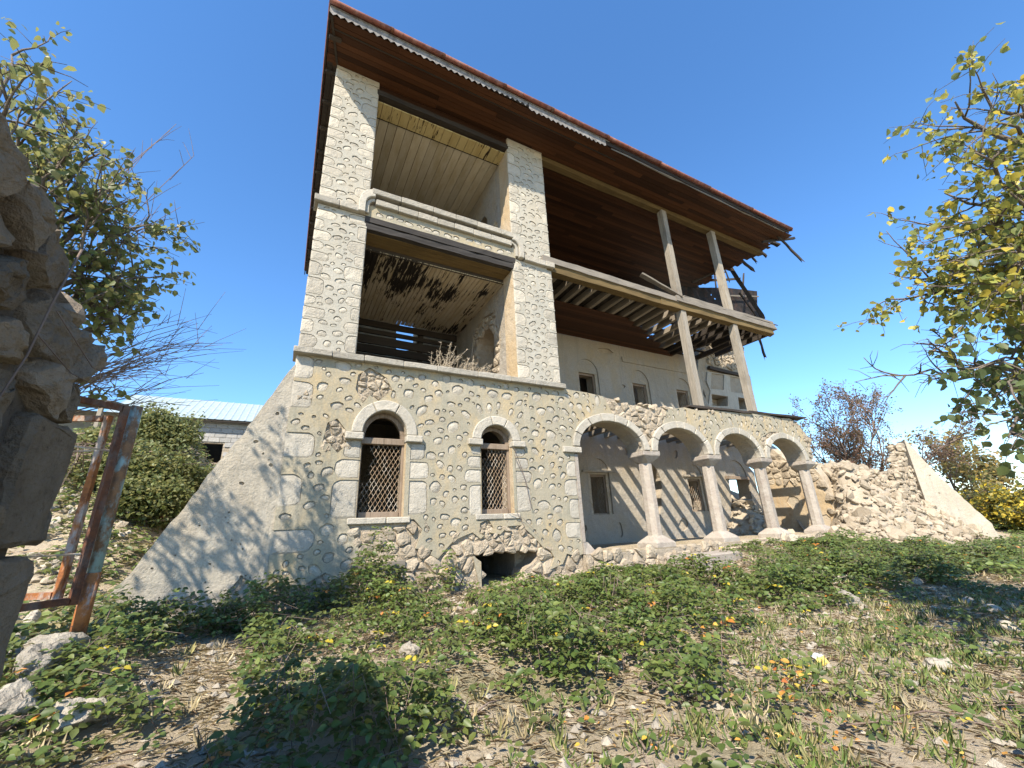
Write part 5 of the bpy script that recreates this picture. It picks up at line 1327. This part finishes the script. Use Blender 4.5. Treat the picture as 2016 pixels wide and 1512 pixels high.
me_b = bpy.data.meshes.new('block'); bmb = bmesh.new(); bmesh.ops.create_cube(bmb, size=1); bmesh.ops.bevel(bmb, geom=list(bmb.edges), offset=.03, segments=1, affect='EDGES'); bmb.to_mesh(me_b); bmb.free(); me_b.materials.append(M['block'])
while z < ztop-.1:
    x = xl+(row % 2)*.2
    while x < xr-.3:
        if not (x+.39 > wx0 and x < wx1 and z+.19 > wz0 and z < wz1):
            o = place('block', me_b, (x+.2, SY+.06+rt.uniform(-.004, .004), z+.1), (.388, .16, .186), (0, 0, 0), sh)
        x += .4
    z += .2; row += 1
mk('back_room', *box(xl, xr, SY+3.0, SY+3.1, zb1, ztop), 'darkwood', sh)
mk('side_wall', *box(xl, xl+.2, SY+.2, SY+3, zb1, ztop+.4), 'block', sh)
# roof sheets: ribbed, pitched away from the viewer
ridge_z = F(300, 780, SY+2.2)[1]
nsh = 10
for k in range(nsh):
    xa = xl-.3+(xr-xl+.4)*k/nsh; xb = xl-.3+(xr-xl+.4)*(k+1)/nsh
    v = []; f = []; nn = 10
    for i in range(nn+1):
        x = xa+(xb-xa)*i/nn; rib = .02 if i % 5 == 0 else 0
        v += [(x, SY-.35, ztop-.02+rib), (x, SY+2.2, ridge_z+rib), (x, SY-.35, ztop-.035+rib), (x, SY+2.2, ridge_z-.015+rib)]
    for i in range(nn): b = i*4; f += [(b, b+4, b+5, b+1), (b+2, b+3, b+7, b+6), (b, b+2, b+6, b+4)]
    mk('roof_sheet', v, f, 'sheet', sh)
mk('eave_board', *beam((xl-.3, SY-.3, ztop-.07), (xr, SY-.3, ztop-.07), .05, .09), 'darkwood', sh)
rebase(sh)
sh2 = empty('lean_to', (-8, 19, 4.2)); tag(sh2, 'dark open lean-to with grey sheet roof left of the block shed', 'shed')
mk('roof', *slab((-10.5, 17.6, 6.15), (-5.4, 17.9, 6.0), (-5.2, 20.5, 6.35), (-10.5, 20.5, 6.45), .05), 'zinc', sh2)
mk('back_wall', *box(-10, -5.6, 20.2, 20.4, 3.8, 6.2), 'block', sh2)
for x in (-9.5, -7.6, -5.7): mk('post', *beam((x, 17.95, 3.6), (x, 17.95, 6.0), .12, .12, (0, 1, 0), 3, .005), 'greywood_up', sh2)
rebase(sh2)
def lbush(px, h, ht, label, cols, n, ls, k, name='bush', group=None):
    d = ray(px, 950); az = math.degrees(math.atan2(d.x, d.y)); return shrub(az, h, ht, label, cols, n, ls, k, group, name)
SAGE = [(.12, .15, .06), (.15, .18, .08), (.09, .12, .045), (.19, .20, .09)]
lbush(296, 16.5, .95, 'pale green bushy sapling standing in front of the block shed', SAGE, 30, .10, 9)
for px, h, ht in ((260, 14, .6), (300, 13.6, .65), (340, 13.8, .8), (375, 14.2, .85), (400, 14.6, .8), (220, 14.2, .6), (180, 15, .6), (330, 12.8, .5), (280, 12.6, .5)):
    lbush(px, h, ht, 'low green bramble bush on the slope below the block shed', GREEN+SAGE, 26, .09, 9, 'bush', 'bushes on the slope')
# pile of grey cut branches
bp = MB(); c0 = onG(150, 950)
for k in range(150):
    p = c0+Vector((rt.gauss(0, .6), rt.gauss(0, .5), rt.uniform(.1, .9))); d = Vector((rt.gauss(0, 1), rt.gauss(0, .6), rt.gauss(0, .35))).normalized()*rt.uniform(.3, .8); bp.add(tube([p-d, p+Vector((0, 0, .05)), p+d], .014, .006, 3))
tag(bp.build('branch_pile', 'twig'), 'pile of grey cut branches on the slope behind the gate', 'branches')
# building debris behind the gate
for k in range(150):
    px, py = rt.choice(((rt.uniform(215, 330), rt.uniform(965, 1050)), (rt.uniform(100, 180), rt.uniform(930, 985)), (rt.uniform(90, 330), rt.uniform(975, 1090)), (rt.uniform(60, 200), rt.uniform(1090, 1150))))
    p = onG(px, py)
    if p.y < 6.4 or (p.x > -.9 and p.y < 8): continue
    o = place('debris_stone', rt.choice(RR+RK), (p.x, p.y, p.z+.03), rt.uniform(.06, .16), None, None, rt); tag(o, 'pale broken stone in the demolition debris behind the rusty gate', 'debris', 'stones in the debris behind the gate')
for k in range(16):
    p = onG(rt.uniform(225, 320), rt.uniform(975, 1045)); a = rt.uniform(0, 3.14); d = Vector((math.cos(a), math.sin(a)*.6, rt.uniform(-.05, .15)))*rt.uniform(.25, .6)
    o = mk('debris_board', *beam(p-d+Vector((0, 0, .12)), p+d+Vector((0, 0, .14)), .16, .03, (0, 0, 1), 3, .008), rt.choice(('brick', 'brick', 'rustdark', 'joist'))); tag(o, 'broken reddish board in the demolition debris behind the rusty gate', 'debris', 'boards in the debris behind the gate')

# ================================================================== GROUND COVER
rv = random.Random(9)
def topx(p):
    d = p-CAM; z = d.dot(CF)
    return (1008+FPX*d.dot(CR)/z, 756-FPX*d.dot(CU)/z) if z > .1 else (-9e3, 9e3)
bare_px = [[(520, 1300), (640, 1285), (800, 1300), (800, 1330), (700, 1350), (520, 1360)], [(880, 1380), (1060, 1370), (1200, 1400), (1300, 1440), (1330, 1512), (1000, 1530), (930, 1450)],
           [(1470, 1215), (1600, 1230), (1740, 1280), (1740, 1330), (1600, 1330), (1480, 1260)], [(1690, 1190), (2030, 1170), (2030, 1290), (1880, 1290), (1700, 1230)], [(1660, 1330), (1900, 1300), (2030, 1330), (2030, 1450), (1800, 1420)],
           [(900, 1190), (980, 1185), (985, 1215), (920, 1225)], [(1830, 1440), (2030, 1470), (2030, 1540), (1800, 1540)], [(1560, 1270), (1700, 1290), (1660, 1340), (1560, 1320)], [(1240, 1420), (1400, 1400), (1500, 1470), (1400, 1540), (1240, 1540)], [(1440, 1440), (1800, 1400), (1850, 1540), (1440, 1540)]]
sparse_px = [(1440, 1230), (2030, 1150), (2030, 1540), (1100, 1540), (1200, 1420), (1420, 1390)]
dense_px = [[(430, 1180), (600, 1170), (830, 1120), (960, 1160), (1130, 1150), (1300, 1125), (1450, 1160), (1500, 1250), (1350, 1300), (1450, 1420), (1300, 1400), (900, 1330), (600, 1260), (420, 1290)], [(180, 1250), (480, 1240), (560, 1300), (500, 1420), (860, 1380), (900, 1540), (200, 1540), (180, 1350)], [(1380, 1060), (1700, 1090), (2016, 1060), (2016, 1150), (1700, 1180), (1480, 1200)]]
BG = [(.075, .115, .026), (.095, .135, .032), (.055, .088, .020), (.125, .155, .040), (.085, .105, .030)]
pos = []; ax = []; nr = []; sz = []; cl = []; canes = MB()
straw = []; grass = []
def house_block(x, y):
    if x > -.15 and x < 6 and y > 7.9: return True
    if x >= 5.9 and y > 7.72: return True
    if x < -1.02 and x > -1.5 and y < 2.9: return True
    if -1.95 < x < 0 and y > 7.9+.1*(x): return True
    return False
for k in range(88000):
    x = rv.uniform(-3.2, 17); y = rv.uniform(1.0, 8.0) if rv.random() < .9 else rv.uniform(8, 13)
    if y > 8 and x > -1.6: continue
    if house_block(x, y): continue
    if x > 14 and y > 6.5 and heap(x, y) > .1: continue
    g = gh(x, y); px, py = topx(Vector((x, y, g)))
    nz = noise.noise(Vector((x*1.05, y*1.05, 20)))+.55*noise.noise(Vector((x*2.9, y*2.9, 30)))
    bare = any(inpoly((px, py), b) for b in bare_px); den = any(inpoly((px, py), b) for b in dense_px); spr = inpoly((px, py), sparse_px)
    pr = .42
    if den: pr = .95
    elif bare: pr = .04
    elif spr: pr = .12
    if -3 < x < -1 and 3.4 < y < 6.6: pr = .6
    if y > 8: pr = .5
    if 2.9 < x < 5.3 and y > 6.4: pr *= .30
    if 7.4 < x < 10.6 and 5.9 < y < 7.7: pr *= .18
    if rv.random() < pr*max(0.0, min(1.0, .55+nz*1.9)):
        hgt = (.34 if den else .14)*max(.25, .75+1.3*nz)
        if y > 7.0 and -.3 < x < 2.9: hgt *= 1.7
        if y > 6.6 and x > 2.9: hgt *= .55
        z = g+.02+hgt*rv.random()**.65; dist = math.hypot(x, y)
        a0 = rv.uniform(0, 6.283); tilt = rv.gauss(0, .35); s_ = rv.uniform(.050, .085)*(1.0 if dist < 7 else 1.12); yb = rv.random()
        c = rv.choice(BG); q = rv.uniform(.7, 1.25); c = [v*q for v in c]
        if yb < .012: c = [.42, .34, .04]
        elif yb < .018: c = [.40, .15, .03]
        nrm = (rv.gauss(-.25, .45), rv.gauss(-.25, .45), 1)
        for j, (da, sc) in enumerate(((0, 1.05), (2.0, .85), (-2.0, .85))):
            aa = a0+da; pos.append((x+.012*math.cos(aa), y+.012*math.sin(aa), z)); ax.append((math.cos(aa), math.sin(aa), rv.gauss(-.12, .25))); nr.append(nrm); sz.append(s_*sc); cl.append(c)
        if rv.random() < .05:
            d = Vector((math.cos(a0), math.sin(a0), 0)); p0 = Vector((x, y, g)); L = rv.uniform(.2, .5)
            canes.add(tube([p0, p0+d*L*.4+Vector((0, 0, hgt*1.0)), p0+d*L+Vector((0, 0, hgt*.8))], .0035, .002, 3))
    elif y < 8 and rv.random() < .34:
        if (spr or bare) and rv.random() < (.45 if spr else .15)*(1+nz): grass.append((x, y, g))
        else: straw.append((x, y, g))
for k in range(26000):
    if k < 12000: x, y = rv.uniform(-9, -1.3), rv.uniform(6.2, 20)
    else: x, y = rv.uniform(12, 34), rv.uniform(2.5, 8.6) if rv.random() < .7 else rv.uniform(8, 16)
    if x > 12 and ((y > 7.4 and x < 24.6) or heap(x, y) > .1): continue
    if house_block(x, y) and x < 12: continue
    g = gh(x, y); nz = noise.noise(Vector((x*.8, y*.8, 20)))+.5*noise.noise(Vector((x*2.3, y*2.3, 30)))
    if rv.random() > .55+nz*1.2: continue
    z = g+.02+(.30 if k < 12000 else .34)*max(.2, .7+nz)*rv.random()**.7; a0 = rv.uniform(0, 6.283); c = rv.choice(BG); q = rv.uniform(.7, 1.4); c = [v*q for v in c]; s_ = rv.uniform(.08, .13)
    if k < 12000 and rv.random() < .3: c = rv.choice(((.26, .22, .12), (.20, .17, .09)))
    nrm = (rv.gauss(-.25, .45), rv.gauss(-.25, .45), 1)
    for da, sc in ((0, 1.05), (2.0, .85), (-2.0, .85)):
        aa = a0+da; pos.append((x+.012*math.cos(aa), y+.012*math.sin(aa), z)); ax.append((math.cos(aa), math.sin(aa), rv.gauss(-.12, .25))); nr.append(nrm); sz.append(s_*sc); cl.append(c)
tag(leaves_mesh('bramble_thicket', pos, ax, nr, sz, cl, 'bramble', None, .72), 'low green bramble thicket covering the ground', 'brambles', kind='stuff')
tag(canes.build('bramble_canes', 'twig'), 'thin bramble stems under the leaves', 'brambles', kind='stuff')
# pebbles and grit
pv = []; pf = []; base8 = [(1, 0, 0), (0, 1, 0), (-1, 0, 0), (0, -1, 0), (0, 0, 1), (0, 0, -1)]; face8 = [(0, 1, 4), (1, 2, 4), (2, 3, 4), (3, 0, 4), (1, 0, 5), (2, 1, 5), (3, 2, 5), (0, 3, 5)]
for k in range(9000):
    x, y = rv.uniform(-2.6, 13), rv.uniform(1.2, 7.7)
    if noise.noise(Vector((x*1.3, y*1.3, 71))) < rv.uniform(-.3, .25): continue
    g = gh(x, y); sc = min(.05, .007/max(.08, rv.random())); b = len(pv); an = rv.uniform(0, 3.1); ca, sa = math.cos(an), math.sin(an)
    for p in base8:
        q = [p[0]*rv.uniform(.6, 1.3), p[1]*rv.uniform(.6, 1.2), p[2]*rv.uniform(.4, .8)]; pv.append((x+sc*(q[0]*ca-q[1]*sa), y+sc*(q[0]*sa+q[1]*ca), g+sc*(q[2]+.2)))
    pf += [tuple(i+b for i in f) for f in face8]
tag(mk('pebbles', pv, pf, 'rock'), 'pale pebbles and grit strewn over the dry earth', 'pebbles', kind='stuff')
# dry grass tufts
pos = []; ax = []; nr = []; sz = []; cl = []
for k in range(300):
    x, y = rv.uniform(-2.6, 13), rv.uniform(1.4, 7.6)
    if house_block(x, y): continue
    g = gh(x, y); c = rv.choice(((.50, .42, .26), (.40, .33, .19), (.30, .28, .12), (.20, .22, .08)))
    for j in range(16):
        a = rv.uniform(0, 6.28); q = rv.uniform(.7, 1.25); pos.append((x+rv.gauss(0, .025), y+rv.gauss(0, .025), g-.005)); ax.append((math.cos(a)*.6, math.sin(a)*.6, rv.uniform(.5, 1.4))); nr.append((math.cos(a), math.sin(a), -.2)); sz.append(rv.uniform(.05, .15)); cl.append([v*q for v in c])
tag(leaves_mesh('dry_grass', pos, ax, nr, sz, cl, 'bramble', None, .016), 'dry grass tufts standing between the brambles', 'grass', kind='stuff')
# grass blades and straw
pos = []; ax = []; nr = []; sz = []; cl = []
for x, y, g in grass:
    if noise.noise(Vector((x*2.2, y*2.2, 44))) < -.12: continue
    for j in range(7):
        a = rv.uniform(0, 6.28); pos.append((x+rv.gauss(0, .03), y+rv.gauss(0, .03), g-.005)); ax.append((math.cos(a)*.7, math.sin(a)*.7, rv.uniform(.5, 1.3))); nr.append((math.cos(a), math.sin(a), -.2)); sz.append(rv.uniform(.05, .12)); q = rv.uniform(.7, 1.3)
        c = rv.choice(((.11, .17, .035), (.15, .20, .05), (.22, .22, .08), (.08, .13, .03), (.34, .28, .14))); cl.append([v*q for v in c])
tag(leaves_mesh('grass', pos, ax, nr, sz, cl, 'bramble', None, .045), 'short sparse grass growing on the dry earth', 'grass', kind='stuff')
pos = []; ax = []; nr = []; sz = []; cl = []
for x, y, g in straw:
    for j in range(3):
        a = rv.uniform(0, 6.28); pos.append((x+rv.gauss(0, .06), y+rv.gauss(0, .06), g+rv.uniform(.004, .025))); ax.append((math.cos(a), math.sin(a), rv.gauss(.02, .12))); nr.append((rv.gauss(0, .3), rv.gauss(0, .3), 1)); sz.append(rv.uniform(.04, .13)); q = rv.uniform(.6, 1.25)
        c = rv.choice(((.56, .47, .32), (.46, .37, .24), (.30, .22, .15), (.64, .56, .40))); cl.append([v*q for v in c])
tag(leaves_mesh('dry_straw', pos, ax, nr, sz, cl, 'bramble', None, .022), 'dry straw and broken stalks strewn over the earth', 'straw', kind='stuff')
pos = []; ax = []; nr = []; sz = []; cl = []
for k in range(260):
    px, py = rv.uniform(1100, 2016), rv.uniform(1120, 1512); p = onG(px, py)
    if p.y > 7.6: continue
    a = rv.uniform(0, 6.28); pos.append((p.x, p.y, p.z+rv.uniform(.015, .08))); ax.append((math.cos(a), math.sin(a), rv.gauss(0, .2))); nr.append((rv.gauss(0, .5), rv.gauss(0, .5), 1)); sz.append(rv.uniform(.02, .045)); cl.append(rv.choice(((.50, .34, .05), (.50, .20, .04), (.66, .50, .12), (.34, .20, .09), (.55, .28, .06))))
for cx_, cy_, n in ((1400, 1262, 26), (1565, 1362, 34), (1395, 1190, 16), (1740, 1205, 12), (1300, 1215, 16), (1570, 1420, 18)):
    p = onG(cx_, cy_)
    for k in range(n):
        a = rv.uniform(0, 6.28); pos.append((p.x+rv.gauss(0, .09), p.y+rv.gauss(0, .09), p.z+rv.uniform(.04, .2))); ax.append((math.cos(a), math.sin(a), rv.gauss(0, .3))); nr.append((rv.gauss(0, .6), rv.gauss(0, .6), 1)); sz.append(rv.uniform(.035, .065)); cl.append(rv.choice(((.48, .24, .05), (.42, .13, .04), (.50, .36, .07), (.30, .16, .06))))
tag(leaves_mesh('fallen_leaves', pos, ax, nr, sz, cl, 'bramble', None, .8), 'yellow and orange fallen leaves scattered in the grass', 'leaves', kind='stuff')
# twigs on the earth
for px, py, L, a in ((960, 1402, .35, .4), (1180, 1400, .5, .3), (1830, 1420, .5, -.5), (1640, 1400, .4, .9), (740, 1290, .5, .6), (620, 1320, .6, .5), (1750, 1440, .6, -.6), (1250, 1460, .35, 1.2)):
    p = onG(px, py); d = Vector((math.cos(a), math.sin(a), 0))*L/2
    o = mk('twig', *tube([p-d+Vector((0, 0, .03)), p+Vector((.02, .02, .05)), p+d+Vector((0, 0, .03))], .008, .004, 5), 'twig', None, True); tag(o, 'thin dry brown twig lying on the bare earth', 'twig', 'dry twigs on the earth')
# litter
p = onG(1622, 1312)
lt = empty('litter', p); tag(lt, 'crumpled yellow and white wrapper lying in the grass', 'litter')
mk('yellow_half', [(p.x-.055, p.y, p.z+.01), (p.x+.06, p.y-.03, p.z+.015), (p.x+.07, p.y+.02, p.z+.075), (p.x-.05, p.y+.03, p.z+.065), (p.x, p.y-.02, p.z+.04)], [(0, 1, 4), (1, 2, 4), (2, 3, 4), (3, 0, 4)], 'paper', lt)
mk('white_half', [(p.x-.05, p.y+.031, p.z+.066), (p.x+.07, p.y+.021, p.z+.076), (p.x+.05, p.y+.08, p.z+.09), (p.x-.06, p.y+.09, p.z+.085), (p.x, p.y+.05, p.z+.10)], [(0, 1, 4), (1, 2, 4), (2, 3, 4), (3, 0, 4)], 'white', lt)
rebase(lt)
# leafy shoots against the buttress foot
for px, py, n, lb in ((460, 1245, 60, 'leafy bramble shoots standing against the foot of the shaded buttress'), (620, 1200, 40, 'bramble bush at the tower corner beside the shaded buttress'), (735, 1150, 60, 'bramble bush growing over the grey timber under the larger arched window'), (820, 1150, 60, 'bramble bush between the grey timber and the cellar opening'), (760, 1175, 50, 'low bramble bush below the rubble patch under the larger window')):
    p = onG(px, py); e = empty('bramble_bush', p); tag(e, lb, 'bush', 'bramble bushes along the wall foot')
    mb = MB(); P_ = []; A_ = []; N_ = []; S_ = []; C_ = []
    for k in range(9):
        d = Vector((rv.gauss(0, .4), rv.gauss(-.2, .3), 1)).normalized(); L = rv.uniform(.3, .62); q = [p+Vector((rv.gauss(0, .12), rv.gauss(0, .1), 0))]
        for i in range(4): d = (d+Vector((rv.gauss(0, .18), rv.gauss(0, .18), -.06))).normalized(); q.append(q[-1]+d*L/4)
        mb.add(tube(q, .005, .002, 4))
        for j in range(n//2):
            t = rv.random()*4; i = min(int(t), 3); pp = q[i].lerp(q[i+1], t-i)+Vector((rv.gauss(0, .06), rv.gauss(0, .06), rv.gauss(0, .04))); a = rv.uniform(0, 6.28); P_.append(pp); A_.append((math.cos(a), math.sin(a), -.2)); N_.append((rv.gauss(-.2, .5), rv.gauss(-.3, .5), 1)); S_.append(rv.uniform(.05, .085)); c = rv.choice(BG); C_.append([v*rv.uniform(.8, 1.2) for v in c])
    mb.build('stems', 'twig', e); leaves_mesh('foliage', P_, A_, N_, S_, C_, 'bramble', e, .75); rebase(e)
# dry weeds in the lower loggia
we = empty('dry_weeds', (3.0, 8.25, 4.79)); tag(we, 'clump of dry grey weeds growing on the loggia cornice', 'weeds'); mb = MB()
for px, hgt, n in ((868, .70, 10), (880, .75, 8), (850, .55, 8), (905, .50, 12), (925, .55, 14), (940, .5, 12), (915, .4, 14), (950, .35, 8)):
    b0 = onY(px, 712, 8.3); b0.z = 4.72
    for k in range(n):
        d = Vector((rv.gauss(.12, .3), rv.gauss(0, .2), 1)).normalized(); q = [b0+Vector((rv.gauss(0, .08), rv.gauss(0, .08), 0))]; L = hgt*rv.uniform(.6, 1.15)
        for i in range(5): d = (d+Vector((rv.gauss(.05, .10), rv.gauss(0, .08), -.03))).normalized(); q.append(q[-1]+d*L/5)
        mb.add(tube(q, .006, .003, 3))
        for j in range(12):
            t = rv.uniform(1.5, 5); i = min(int(t), 4); p = q[i].lerp(q[i+1], t-i); mb.add(tube([p, p+Vector((rv.gauss(0, .035), rv.gauss(0, .035), rv.uniform(.0, .05)))], .0045, .003, 3))
mb.build('stalks', 'palewood', we); rebase(we)
# dry canes hanging across the right-hand window
cv = MB()
for pts in (((1010, 876), (1030, 930), (1043, 985), (1048, 1003)), ((1012, 895), (1035, 945), (1045, 1000)), ((1015, 1003), (1030, 1030), (1040, 1055)), ((985, 990), (1005, 1010), (1030, 1020), (1060, 1052))):
    cv.add(tube([onY(a, b, 7.93) for a, b in pts], .006, .003, 4))
tag(cv.build('dry_canes', 'twig'), 'thin dry canes trailing across the smaller arched window', 'canes')
